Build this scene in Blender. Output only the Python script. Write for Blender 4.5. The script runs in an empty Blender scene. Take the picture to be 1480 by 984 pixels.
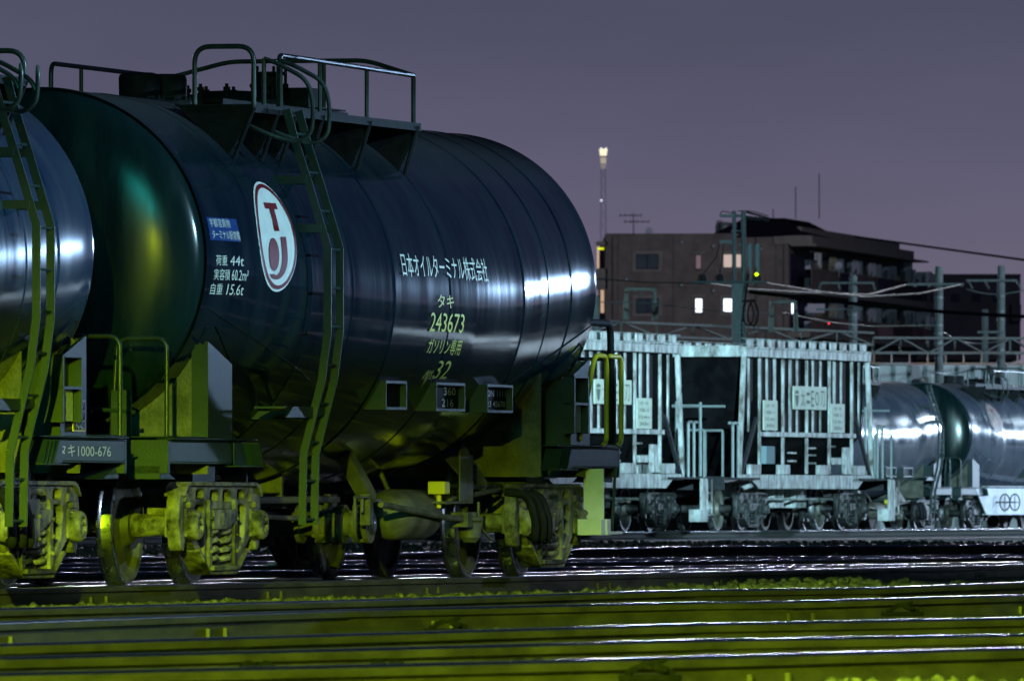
import bpy, bmesh, math, random
from mathutils import Vector, Matrix
import numpy as np

random.seed(7)
rng = np.random.default_rng(7)
SC = bpy.context.scene
COL = SC.collection
PI = math.pi
R = math.radians

# ------------------------------------------------------------------ camera
FPX, HOR, CAMZ = 17835.9, 725.7, 0.596          # focal length in photo pixels, horizon row, eye height over the rail
cam_d = bpy.data.cameras.new('camera'); cam = bpy.data.objects.new('camera', cam_d); COL.objects.link(cam)
cam.location = (0, 0, CAMZ); cam.rotation_euler = (R(90), 0, 0)
cam_d.sensor_width = 36.0; cam_d.lens = FPX / 1480 * 36.0
cam_d.shift_y = (HOR - 492) / 1480
cam_d.clip_start = 1.0; cam_d.clip_end = 40000
cam_d.dof.use_dof = True; cam_d.dof.focus_distance = 97.0; cam_d.dof.aperture_fstop = 19.0
SC.camera = cam

# ------------------------------------------------------------------ world: light-polluted night sky
W = bpy.data.worlds.new('World'); SC.world = W; W.use_nodes = True
nt = W.node_tree; nt.nodes.clear()
out = nt.nodes.new('ShaderNodeOutputWorld'); bg = nt.nodes.new('ShaderNodeBackground')
tc = nt.nodes.new('ShaderNodeTexCoord'); sp = nt.nodes.new('ShaderNodeSeparateXYZ')
mr = nt.nodes.new('ShaderNodeMapRange'); mr.inputs[1].default_value = 0.0; mr.inputs[2].default_value = 0.5
rp = nt.nodes.new('ShaderNodeValToRGB')
el = rp.color_ramp.elements
el[0].position = 0.0; el[0].color = (.235, .192, .245, 1)
el[1].position = 1.0; el[1].color = (.012, .015, .035, 1)
for p, c in ((.012, (.205, .170, .224)), (.030, (.150, .130, .190)), (.055, (.098, .092, .148)), (.085, (.068, .071, .118)), (.20, (.04, .048, .09)), (.45, (.022, .028, .06))):
    e = el.new(p); e.color = (*c, 1)
sky = nt.nodes.new('ShaderNodeTexSky'); sky.sky_type = 'NISHITA'; sky.sun_disc = False
sky.sun_elevation = R(-9); sky.sun_rotation = R(190)
mx = nt.nodes.new('ShaderNodeMix'); mx.data_type = 'RGBA'; mx.blend_type = 'ADD'; mx.inputs[0].default_value = .05
L = nt.links.new
L(tc.outputs['Generated'], sp.inputs[0]); L(sp.outputs['Z'], mr.inputs[0]); L(mr.outputs[0], rp.inputs[0])
az = nt.nodes.new('ShaderNodeMapRange'); az.inputs[1].default_value = .80; az.inputs[2].default_value = .985; az.inputs[3].default_value = 0.0; az.inputs[4].default_value = 1.0
L(sp.outputs['Y'], az.inputs[0])
dm = nt.nodes.new('ShaderNodeMix'); dm.data_type = 'RGBA'; dm.blend_type = 'MULTIPLY'; dm.inputs[0].default_value = 1.0; dm.inputs[7].default_value = (.09, .18, .34, 1)
fx = nt.nodes.new('ShaderNodeMix'); fx.data_type = 'RGBA'
L(rp.outputs[0], dm.inputs[6]); L(az.outputs[0], fx.inputs[0]); L(dm.outputs[2], fx.inputs[6]); L(rp.outputs[0], fx.inputs[7])
cn = nt.nodes.new('ShaderNodeTexNoise'); cn.inputs['Scale'].default_value = 22.0; cn.inputs['Detail'].default_value = 3
cm = nt.nodes.new('ShaderNodeMapping'); cm.inputs['Scale'].default_value = (1, 1, 4)
L(tc.outputs['Generated'], cm.inputs[0]); L(cm.outputs[0], cn.inputs['Vector'])
cr = nt.nodes.new('ShaderNodeMapRange'); cr.inputs[1].default_value = .3; cr.inputs[2].default_value = .7; cr.inputs[3].default_value = 1.0; cr.inputs[4].default_value = 1.17
L(cn.outputs[0], cr.inputs[0])
cx_ = nt.nodes.new('ShaderNodeVectorMath'); cx_.operation = 'SCALE'; L(fx.outputs[2], cx_.inputs[0]); L(cr.outputs[0], cx_.inputs['Scale'])
L(cx_.outputs[0], mx.inputs[6]); L(sky.outputs[0], mx.inputs[7]); L(mx.outputs[2], bg.inputs[0])
bg.inputs[1].default_value = 1.0; L(bg.outputs[0], out.inputs[0])

# ------------------------------------------------------------------ yard floodlights and added fill lamps (all unseen, outside the frame)
def lamp(name, kind, loc, target, power, color, radius=.3, size=60, blend=.15):
    d = bpy.data.lights.new(name, kind); o = bpy.data.objects.new(name, d); COL.objects.link(o)
    o.location = loc; d.energy = power; d.color = color; d.shadow_soft_size = radius
    if kind == 'SPOT':
        d.spot_size = R(size); d.spot_blend = blend
    if target is not None:
        o.rotation_euler = (Vector(target) - Vector(loc)).to_track_quat('-Z', 'Y').to_euler()
    return o
def aim(loc, pitch, yaw=0):
    return (loc[0] + math.sin(R(yaw)) * math.cos(R(pitch)), loc[1] + math.cos(R(yaw)) * math.cos(R(pitch)), loc[2] + math.sin(R(pitch)))
P1 = (-5, -14, 13)
lamp('yard_lamp_green', 'SPOT', P1, aim(P1, -35.75, 2), 6.2e5, (.62, 1.0, .006), .25, 60, .10)
lamp('yard_lamp_green_bulb', 'POINT', P1, None, 1.7e4, (.85, 1.0, .02), .05)
lamp('yard_lamp_teal', 'POINT', (-8, -40, 40), None, 0.65e5, (.02, .70, .62), 8.0)
ls = lamp('yard_lamp_side', 'SPOT', (44, 76, 15), (0.2, 91, 3.25), 0.95e5, (.42, .80, 1.0), .2, 36, .16); ls.scale = (1, .066, 1)
lb = lamp('yard_lamp_low', 'SPOT', (44, 76, 15), (0.2, 91, 1.08), 0.25e5, (.62, .80, 1.0), .15, 36, .2); lb.scale = (1, .026, 1)
lf = lamp('yard_lamp_far', 'SPOT', (78, 300, 11), (1, 95, 2.75), 1.3e5, (.40, .64, 1.0), 1.1, 36, .1); lf.scale = (1, .022, 1)
lg = lamp('yard_lamp_farther', 'SPOT', (124, 430, 12), (1, 95, 2.75), 8.0e4, (.40, .64, 1.0), .8, 36, .1); lg.scale = (1, .0135, 1)
for k in range(30):
    lamp('fill_lamp_row', 'SPOT', (-56 + 4 * k, 610, 29), (-12 + .8 * k, 60, 0), 6.0e4, (.84, .82, 1.0), 2.6, 40, .3)  # added row of fill lamps, puts white glints on the rail tops
P3 = (60, 312, 11)
lamp('yard_lamp_far_tanks', 'SPOT', P3, (15, 300, 2.5), 1.3e5, (.50, .72, 1.0), .5, 50, .3)
lamp('yard_lamp_far_tanks', 'SPOT', (66, 392, 9), (15, 300, 2.5), 1.3e5, (.55, .75, 1.0), .5, 30, .3)
P4 = (10.6, 119.5, 8)
lamp('fill_lamp_down', 'SPOT', P4, (9.8, 119, 0), 4.5e4, (.55, .75, 1.0), .3, 56, .5)  # added lamp, brightens unseen ground so the tank flank mirrors it
lamp('fill_lamp_barrier', 'POINT', (45, 385, 14), None, 2.8e4, (.62, .82, 1.0), .5)  # added fill lamp to brighten the white barrier
P2 = (15, 178, 10)
lh = lamp('yard_lamp_hoppers', 'SPOT', P2, (6.8, 240, 7.4), 4.3e5, (.50, .90, 1.0), .4, 42, .2); lh.scale = (1, .34, 1)
lamp('fill_lamp_facade', 'POINT', (48, 720, 34), None, 1.25e5, (.86, .84, 1.0), 2.0)  # added fill lamp to brighten the apartment block

SC.view_settings.view_transform = 'Standard'; SC.view_settings.look = 'None'
SC.view_settings.exposure = 0.0; SC.view_settings.gamma = 1.0
SC.cycles.max_bounces = 5; SC.cycles.glossy_bounces = 3; SC.cycles.diffuse_bounces = 2
SC.cycles.sample_clamp_indirect = 3.0
SC.cycles.use_denoising = True

# ------------------------------------------------------------------ materials
def material(name, col, rough=.6, metal=0.0, col2=None, scale=3.0, amount=.5, bump=0.0, bscale=40, emit=None, stretch=(1, 1, 1), rough2=None, detail=6, coat=0.0, spec=.5):
    m = bpy.data.materials.new(name); m.use_nodes = True
    n = m.node_tree; b = n.nodes['Principled BSDF']
    b.inputs['Base Color'].default_value = (*col, 1); b.inputs['Roughness'].default_value = rough
    b.inputs['Metallic'].default_value = metal; b.inputs['Coat Weight'].default_value = coat
    b.inputs['Specular IOR Level'].default_value = spec
    if emit:
        b.inputs['Emission Color'].default_value = (*emit[:3], 1); b.inputs['Emission Strength'].default_value = emit[3]
    if col2 or bump or rough2 is not None:
        tcn = n.nodes.new('ShaderNodeTexCoord'); mp = n.nodes.new('ShaderNodeMapping')
        mp.inputs['Scale'].default_value = stretch
        n.links.new(tcn.outputs['Object'], mp.inputs[0])
        nz = n.nodes.new('ShaderNodeTexNoise'); nz.inputs['Scale'].default_value = scale; nz.inputs['Detail'].default_value = detail
        nz.inputs['Roughness'].default_value = .65
        n.links.new(mp.outputs[0], nz.inputs['Vector'])
        rr = n.nodes.new('ShaderNodeMapRange'); rr.inputs[1].default_value = .5 - .3 * amount + .05; rr.inputs[2].default_value = .75 - .15 * amount
        n.links.new(nz.outputs[0], rr.inputs[0])
        if col2:
            mi = n.nodes.new('ShaderNodeMix'); mi.data_type = 'RGBA'
            mi.inputs[6].default_value = (*col, 1); mi.inputs[7].default_value = (*col2, 1)
            n.links.new(rr.outputs[0], mi.inputs[0]); n.links.new(mi.outputs[2], b.inputs['Base Color'])
        if rough2 is not None:
            r2 = n.nodes.new('ShaderNodeMapRange'); r2.inputs[3].default_value = rough; r2.inputs[4].default_value = rough2
            n.links.new(rr.outputs[0], r2.inputs[0]); n.links.new(r2.outputs[0], b.inputs['Roughness'])
        if bump:
            nb = n.nodes.new('ShaderNodeTexNoise'); nb.inputs['Scale'].default_value = bscale; nb.inputs['Detail'].default_value = 4
            n.links.new(mp.outputs[0], nb.inputs['Vector'])
            bp = n.nodes.new('ShaderNodeBump'); bp.inputs['Strength'].default_value = bump; bp.inputs['Distance'].default_value = .01
            n.links.new(nb.outputs[0], bp.inputs['Height']); n.links.new(bp.outputs[0], b.inputs['Normal'])
    return m

M = {}
M['tank'] = material('tank_paint', (.0022, .008, .016), .075, 0, (.009, .019, .027), 1.1, .6, .04, 4, stretch=(2.6, 2.6, .22), rough2=.15, detail=9)
M['tank_head'] = material('teal_glow_tank_end', (.004, .015, .017), .14, 0, (.009, .024, .024), 1.3, .55, .04, 5, stretch=(2.6, 2.6, .2), rough2=.28, detail=9)  # same paint as the shell; teal lamp glow put into the colour
M['tank_blue'] = material('tank_paint_blue', (.010, .028, .066), .10, 0, (.04, .06, .09), 1.1, .55, .03, 4, stretch=(2.6, 2.6, .22), rough2=.17, detail=9)
M['frame'] = material('frame_paint', (.008, .026, .031), .5, 0, (.022, .040, .040), 4, .6, .15, 60)
M['pipe'] = material('handrail_paint', (.05, .07, .07), .32, .2, (.03, .035, .04), 8, .5)
M['bogie'] = material('bogie_dust', (.022, .020, .015), .5, 0, (.34, .31, .23), 6, .5, .8, 26, rough2=.85, detail=12)
M['bogiedark'] = material('bogie_shaded', (.006, .006, .007), .5, 0, (.05, .05, .05), 5, .45, .5, 30, spec=.25)  # darkened bogie tone; shade on the back wagons put into the colour
M['under'] = material('underframe_grime', (.06, .058, .045), .55, 0, (.16, .15, .12), 5, .6, .4, 40, detail=10)
M['black'] = material('black_steel', (.010, .012, .015), .65, 0, (.022, .022, .026), 10, .5, .1, spec=.12)
M['steel'] = material('worn_steel', (.45, .47, .50), .22, 1.0, (.25, .25, .27), 14, .6, .05, 60, rough2=.4)
M['wheel'] = material('wheel_face', (.05, .048, .042), .55, .1, (.12, .11, .09), 6, .6, .2)
M['rail'] = material('rail_rust', (.085, .075, .050), .62, 0, (.030, .026, .016), 1.6, .75, .3, 30, stretch=(1.2, 1.2, 5), detail=10)
M['raildark'] = material('rail_shaded', (.02, .02, .02), .7, 0, (.03, .028, .025), 2, .5)  # darkened rail tone; lack of light on back tracks put into the colour
M['railtop'] = material('rail_running_surface', (.66, .66, .70), .20, 1.0, (.50, .50, .55), .5, .5, rough2=.27, detail=2)
M['ballast'] = material('ballast', (.05, .048, .044), .9, 0, (.09, .086, .075), 9, .7, .8, 14)
M['stone'] = material('ballast_stone', (.04, .04, .034), .85, 0, (.22, .21, .18), 13, .6, .5, 40)
M['ground'] = material('yard_dirt', (.045, .043, .040), .95, 0, (.08, .075, .07), .6, .6)
M['white'] = material('white_paint', (.80, .82, .82), .35, 0, (.68, .70, .69), 6, .45)
M['red'] = material('maroon_paint', (.16, .004, .012), .4)
M['letter_low'] = material('lamp_tinted_lettering', (.74, .72, .16), .45, 0, (.5, .48, .12), 30, .5)  # white lettering with the yellow-green lamp tint put into its colour
M['letter'] = material('white_lettering', (.75, .78, .72), .45, 0, (.55, .58, .5), 30, .5)
M['plaque'] = material('blue_plaque', (.012, .045, .20), .4)
M['yellow'] = material('yellow_paint', (.78, .62, .03), .45)
M['hopper'] = material('hopper_rib_paint', (.52, .56, .58), .5, 0, (.06, .05, .042), 5, .85, .6, 30, stretch=(1, 1, .4), detail=14)
M['hopper_sheet'] = material('hopper_dark_sheet', (.002, .0022, .003), .6, 0, (.006, .006, .0065), 3, .5, .1, spec=.02)  # shade between the hopper ribs put into the sheet colour
M['concrete'] = material('concrete_pole', (.17, .19, .20), .8, 0, (.12, .13, .14), 5, .5, .1)
M['galv'] = material('galvanised_steel', (.26, .30, .31), .5, .5, (.18, .20, .21), 5, .5)
M['gantry'] = material('gantry_steel', (.11, .15, .16), .6, .2, (.13, .10, .07), 3, .5)
M['tank_far'] = material('tank_paint_far', (.045, .058, .080), .12, 0, (.085, .10, .12), 1.3, .5, .03, 5, rough2=.26)
M['rustrail'] = material('rusty_pipe', (.26, .15, .08), .7, 0, (.30, .30, .32), 1.1, .6)
M['polesteel'] = material('dark_pole', (.055, .085, .095), .6, 0, (.035, .05, .06), 4, .5)
M['brace'] = material('oily_casting', (.002, .002, .002), .95, 0, (.010, .010, .008), 8, .5, .6, 40, spec=.1)
M['wire'] = material('overhead_wire', (.11, .12, .09), .7, .1)
M['blackwire'] = material('black_cable', (.006, .006, .008), .95, spec=.0)
M['fence'] = material('white_sheeting', (.62, .66, .70), .6, 0, (.40, .38, .36), 1.4, .4, stretch=(1, 1, .2))
M['brick'] = material('brown_tile', (.21, .175, .155), .8, 0, (.13, .108, .098), .9, .7, .1, 8)
M['trim'] = material('stone_trim', (.25, .235, .21), .8, 0, (.18, .17, .155), 1.2, .5)
M['darkroof'] = material('dark_roof', (.006, .006, .012), .9, spec=.05)
M['bldg_dark'] = material('plum_render', (.085, .07, .10), .85, 0, (.065, .055, .08), .5, .5)
M['window'] = material('dim_window', (.045, .07, .09), .6, 0, (.09, .12, .13), .6, .5, spec=.1)
M['lit'] = material('lit_window', (.8, .85, .9), .4, emit=(.80, .90, 1.0, 2.2))
M['litwarm'] = material('warm_lit_window', (.8, .7, .6), .4, emit=(1.0, .72, .58, .42))
M['litpink'] = material('pink_curtain_window', (.4, .25, .25), .4, emit=(.5, .28, .30, .14))
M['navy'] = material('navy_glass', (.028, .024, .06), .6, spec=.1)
M['redglass'] = material('red_panel', (.30, .01, .03), .4, 0, (.06, .006, .02), .8, .7)
M['cream'] = material('cream_screen', (.42, .39, .28), .7)
M['tan'] = material('tan_screen', (.52, .38, .24), .7)
M['pale'] = material('pale_screen', (.50, .53, .62), .7)
M['teal'] = material('teal_screen', (.12, .17, .20), .7)
M['tower'] = material('tower_steel', (.75, .75, .85), .9)
M['towerlit'] = material('tower_deck_light', (.8, .7, .5), .5, emit=(1.0, .86, .58, 1.25))
M['towerdim'] = material('tower_dim_light', (.6, .6, .5), .5, emit=(.80, .72, .55, .50))
M['towerlow'] = material('tower_base_light', (.4, .4, .4), .5, emit=(.42, .38, .36, .5))
M['redlamp'] = material('red_lamp', (.5, 0, 0), .4, emit=(1, .02, .04, 3.0))
M['greenlamp'] = material('green_lamp', (.3, .5, 0), .4, emit=(.55, 1, .0, 4.0))
M['amber'] = material('amber_lamp', (.5, .3, .1), .4, emit=(1, .62, .3, 5.0))
M['warmwall'] = material('warm_stair_light', (.5, .4, .3), .5, emit=(1.0, .66, .44, .55))
M['yellowlamp'] = material('yellow_lamp', (.5, .5, 0), .5, emit=(.85, .95, .0, 1.0))

def settle_dust(m, col=(.030, .030, .034)):
    n = m.node_tree; b = n.nodes['Principled BSDF']; g = n.nodes.new('ShaderNodeNewGeometry'); x = n.nodes.new('ShaderNodeSeparateXYZ')
    r = n.nodes.new('ShaderNodeMapRange'); r.inputs[1].default_value = .62; r.inputs[2].default_value = .95
    n.links.new(g.outputs['Normal'], x.inputs[0]); n.links.new(x.outputs['Z'], r.inputs[0])
    for sock, val in (('Base Color', col), ('Roughness', .62)):
        src = b.inputs[sock].links[0].from_socket
        mi = n.nodes.new('ShaderNodeMix')
        if sock == 'Base Color':
            mi.data_type = 'RGBA'; n.links.new(src, mi.inputs[6]); mi.inputs[7].default_value = (*val, 1); n.links.new(r.outputs[0], mi.inputs[0]); n.links.new(mi.outputs[2], b.inputs[sock])
        else:
            n.links.new(src, mi.inputs[2]); mi.inputs[3].default_value = val; n.links.new(r.outputs[0], mi.inputs[0]); n.links.new(mi.outputs[0], b.inputs[sock])
for k in ('tank', 'tank_blue', 'tank_far'): settle_dust(M[k])

# ------------------------------------------------------------------ mesh builder
class MB:
    def __init__(s): s.v = []; s.f = []; s.mi = []; s.cur = 0
    def add(s, vs, fs):
        n = len(s.v); s.v += [tuple(p) for p in vs]
        for f in fs: s.f.append(tuple(i + n for i in f)); s.mi.append(s.cur)
    def box(s, x0, x1, y0, y1, z0, z1):
        s.add([(x0, y0, z0), (x1, y0, z0), (x1, y1, z0), (x0, y1, z0), (x0, y0, z1), (x1, y0, z1), (x1, y1, z1), (x0, y1, z1)],
              [(3, 2, 1, 0), (4, 5, 6, 7), (0, 1, 5, 4), (1, 2, 6, 5), (2, 3, 7, 6), (3, 0, 4, 7)])
    def obox(s, m, hx, hy, hz):      # oriented box
        vs = [m @ Vector((sx * hx, sy * hy, sz * hz)) for sz in (-1, 1) for sx, sy in ((-1, -1), (1, -1), (1, 1), (-1, 1))]
        s.add(vs, [(3, 2, 1, 0), (4, 5, 6, 7), (0, 1, 5, 4), (1, 2, 6, 5), (2, 3, 7, 6), (3, 0, 4, 7)])
    def beam(s, p, q, w, h, up=(0, 0, 1)):
        p = Vector(p); q = Vector(q); d = q - p; l = d.length
        if l < 1e-6: return
        d.normalize(); u = Vector(up); x = d.cross(u)
        if x.length < 1e-4: x = d.cross(Vector((1, 0, 0)))
        x.normalize(); y = x.cross(d)
        m = Matrix((( x.x, y.x, d.x, 0), (x.y, y.y, d.y, 0), (x.z, y.z, d.z, 0), (0, 0, 0, 1)))
        m.translation = (p + q) / 2
        s.obox(m, w / 2, h / 2, l / 2)
    def tube(s, pts, r, n=8, cap=True):
        pts = [Vector(p) for p in pts]; rings = []; prev = None
        for i, p in enumerate(pts):
            if i == 0: d = pts[1] - p
            elif i == len(pts) - 1: d = p - pts[-2]
            else: d = (pts[i + 1] - p).normalized() + (p - pts[i - 1]).normalized()
            d.normalize()
            if prev is None:
                a = d.cross(Vector((0, 0, 1)))
                if a.length < 1e-3: a = d.cross(Vector((1, 0, 0)))
            else: a = prev - d * prev.dot(d)
            a.normalize(); prev = a; b = d.cross(a)
            rr = r[i] if isinstance(r, (list, tuple)) else r
            rings.append([p + (a * math.cos(2 * PI * k / n) + b * math.sin(2 * PI * k / n)) * rr for k in range(n)])
        vs = [v for g in rings for v in g]; fs = []
        for i in range(len(rings) - 1):
            for k in range(n):
                k2 = (k + 1) % n; fs.append((i * n + k, i * n + k2, (i + 1) * n + k2, (i + 1) * n + k))
        if cap: fs.append(tuple(range(n))[::-1]); fs.append(tuple((len(rings) - 1) * n + k for k in range(n)))
        s.add(vs, fs)
    def lathe(s, prof, o, axis=(0, 1, 0), n=24, a0=0):   # prof: (along, radius)
        ax = Vector(axis).normalized(); o = Vector(o)
        a = ax.cross(Vector((0, 0, 1)))
        if a.length < 1e-3: a = Vector((1, 0, 0))
        a.normalize(); b = ax.cross(a); vs = []; fs = []
        for t, r in prof:
            for k in range(n):
                w = 2 * PI * k / n + a0; vs.append(o + ax * t + (a * math.cos(w) + b * math.sin(w)) * r)
        for i in range(len(prof) - 1):
            for k in range(n):
                k2 = (k + 1) % n; fs.append((i * n + k, i * n + k2, (i + 1) * n + k2, (i + 1) * n + k))
        if prof[0][1] > 1e-4: fs.append(tuple(range(n))[::-1])
        if prof[-1][1] > 1e-4: fs.append(tuple((len(prof) - 1) * n + k for k in range(n)))
        s.add(vs, fs)
    def prism(s, poly, plane, a, b):   # plane 'xz': poly (x,z), extruded in y from a to b ; 'yz': extruded in x
        n = len(poly)
        def P(p, t): return (p[0], t, p[1]) if plane == 'xz' else ((t, p[0], p[1]) if plane == 'yz' else (p[0], p[1], t))
        vs = [P(p, a) for p in poly] + [P(p, b) for p in poly]
        fs = [tuple(range(n)), tuple(range(2 * n - 1, n - 1, -1))]
        fs += [(i, n + i, n + (i + 1) % n, (i + 1) % n) for i in range(n)]
        s.add(vs, fs)
    def build(s, name, mat, parent=None, smooth=40, bevel=0, offset=None, recalc=True):
        me = bpy.data.meshes.new(name)
        vs = s.v if offset is None else [(p[0] + offset[0], p[1] + offset[1], p[2] + offset[2]) for p in s.v]
        me.from_pydata(vs, [], s.f)
        mats = mat if isinstance(mat, (list, tuple)) else [mat]
        for m in mats: me.materials.append(M[m] if isinstance(m, str) else m)
        if len(mats) > 1: me.polygons.foreach_set('material_index', s.mi)
        if recalc:
            bm = bmesh.new(); bm.from_mesh(me); bmesh.ops.recalc_face_normals(bm, faces=bm.faces); bm.to_mesh(me); bm.free()
        if smooth:
            me.polygons.foreach_set('use_smooth', [True] * len(me.polygons)); me.set_sharp_from_angle(angle=R(smooth))
        o = bpy.data.objects.new(name, me); COL.objects.link(o)
        if parent is not None: o.parent = parent
        if bevel:
            bv = o.modifiers.new('bevel', 'BEVEL'); bv.width = bevel; bv.segments = 2; bv.limit_method = 'ANGLE'; bv.angle_limit = R(50)
            bv.harden_normals = False
        return o

def tag(o, label=None, cat=None, group=None, kind=None):
    if label: o['label'] = label
    if cat: o['category'] = cat
    if group: o['group'] = group
    if kind: o['kind'] = kind
    return o
def empty(name, loc=(0, 0, 0), rz=0.0):
    o = bpy.data.objects.new(name, None); COL.objects.link(o); o.location = loc; o.rotation_euler = (0, 0, rz); o.empty_display_size = .3
    return o
def copy_tree(o, parent=None, skip=()):
    c = o.copy(); COL.objects.link(c)
    if parent is not None: c.parent = parent
    for ch in list(o.children):
        if ch.name.split('.')[0] in skip: continue
        copy_tree(ch, c, skip)
    return c
def at(px, py, Y):                       # a photo pixel carried out to distance Y
    return Vector(((px - 740) / FPX * Y, Y, CAMZ + (HOR - py) / FPX * Y))
def bend(pts, r=.08, n=5):               # round the corners of a polyline
    pts = [Vector(p) for p in pts]; o = [pts[0]]
    for i in range(1, len(pts) - 1):
        a, b, c = pts[i - 1], pts[i], pts[i + 1]
        ra = min(r, (a - b).length * .45, (c - b).length * .45)
        p = b + (a - b).normalized() * ra; q = b + (c - b).normalized() * ra
        for k in range(n + 1):
            t = k / n; o.append(p * (1 - t) ** 2 + b * 2 * t * (1 - t) + q * t * t)
    o.append(pts[-1]); return o

def plate2d(polys, thick, bevel=.010):    # outline with openings -> solid plate in x,z ; returns verts, faces (y from -thick/2 to thick/2)
    cu = bpy.data.curves.new('plate', 'CURVE'); cu.dimensions = '2D'; cu.fill_mode = 'BOTH'; cu.extrude = thick / 2 - bevel; cu.bevel_depth = bevel; cu.bevel_resolution = 1; cu.offset = -bevel
    for poly in polys:
        sp_ = cu.splines.new('POLY'); sp_.points.add(len(poly) - 1); sp_.use_cyclic_u = True
        for p, q in zip(sp_.points, poly): p.co = (q[0], q[1], 0, 1)
    o = bpy.data.objects.new('plate', cu); COL.objects.link(o); bpy.context.view_layer.update()
    me = bpy.data.meshes.new_from_object(o.evaluated_get(bpy.context.evaluated_depsgraph_get()))
    vs = [(v.co.x, v.co.z, v.co.y) for v in me.vertices]; fs = [tuple(p.vertices) for p in me.polygons]
    COL.objects.unlink(o); bpy.data.objects.remove(o); bpy.data.meshes.remove(me); return vs, fs
def rounded(poly, r, n=4):
    P = [Vector((p[0], p[1], 0)) for p in poly]; o = []
    for i in range(len(P)):
        a, b, c = P[i - 1], P[i], P[(i + 1) % len(P)]; ra = min(r, (a - b).length * .45, (c - b).length * .45)
        p = b + (a - b).normalized() * ra; q = b + (c - b).normalized() * ra
        for k in range(n + 1):
            t = k / n; v = p * (1 - t) ** 2 + b * 2 * t * (1 - t) + q * t * t; o.append((v.x, v.y))
    return o
_txt = {}
def text_geo(body, shear=0.0):           # outline of a word, normalised to the unit square
    key = (body, shear)
    if key in _txt: return _txt[key]
    cu = bpy.data.curves.new('word', 'FONT'); cu.body = body; cu.resolution_u = 3; cu.shear = shear; cu.fill_mode = 'FRONT'
    o = bpy.data.objects.new('word', cu); COL.objects.link(o)
    bpy.context.view_layer.update()
    me = bpy.data.meshes.new_from_object(o.evaluated_get(bpy.context.evaluated_depsgraph_get()))
    bm = bmesh.new(); bm.from_mesh(me)
    xs = [v.co.x for v in bm.verts]; ys = [v.co.y for v in bm.verts]
    x0, x1, y0, y1 = min(xs), max(xs), min(ys), max(ys)
    for v in bm.verts: v.co.x = (v.co.x - x0) / max(x1 - x0, 1e-6); v.co.y = (v.co.y - y0) / max(y1 - y0, 1e-6)
    for k in range(1, 6):
        g = bm.verts[:] + bm.edges[:] + bm.faces[:]
        bmesh.ops.bisect_plane(bm, geom=g, plane_co=(0, k / 6, 0), plane_no=(0, 1, 0))
    bm.verts.index_update()
    r = ([(v.co.x, v.co.y) for v in bm.verts], [tuple(v.index for v in f.verts) for f in bm.faces])
    bm.free(); COL.objects.unlink(o); bpy.data.objects.remove(o); bpy.data.meshes.remove(me)
    _txt[key] = r; return r
def add_text(mb, body, fn, u0, u1, v0, v1, shear=0.0):
    vs, fs = text_geo(body, shear)
    mb.add([fn(u0 + (u1 - u0) * x, v0 + (v1 - v0) * y) for x, y in vs], fs)

# ------------------------------------------------------------------ the setting: ground and ballast
def sheet(name, x0, x1, y0, y1, z, mat, kind='structure'):
    b = MB(); b.add([(x0, y0, z), (x1, y0, z), (x1, y1, z), (x0, y1, z)], [(0, 1, 2, 3)])
    return tag(b.build(name, mat, smooth=0), kind=kind)
sheet('ground', -9000, 9000, -200, 26000, -.42, 'ground')
def ballast_bed():
    b = MB(); nx, ny = 160, 340
    xs = np.linspace(-24, 40, nx); ys = np.concatenate([np.linspace(20, 140, ny - 60), np.linspace(141, 340, 60)])
    X, Y = np.meshgrid(xs, ys)
    Z = -.185 + .02 * np.sin(X * 2.1 + Y * .3) + .018 * np.sin(Y * .9 - X * 1.3) + rng.normal(0, .006, X.shape)
    Z = np.where(Y > 250, -.29, Z)
    vs = np.stack([X, Y, Z], -1).reshape(-1, 3).tolist()
    fs = [(j * nx + i, j * nx + i + 1, (j + 1) * nx + i + 1, (j + 1) * nx + i) for j in range(ny - 1) for i in range(nx - 1)]
    b.add(vs, fs); tag(b.build('ground_ballast', 'ballast', recalc=False), kind='structure')
ballast_bed()

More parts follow.
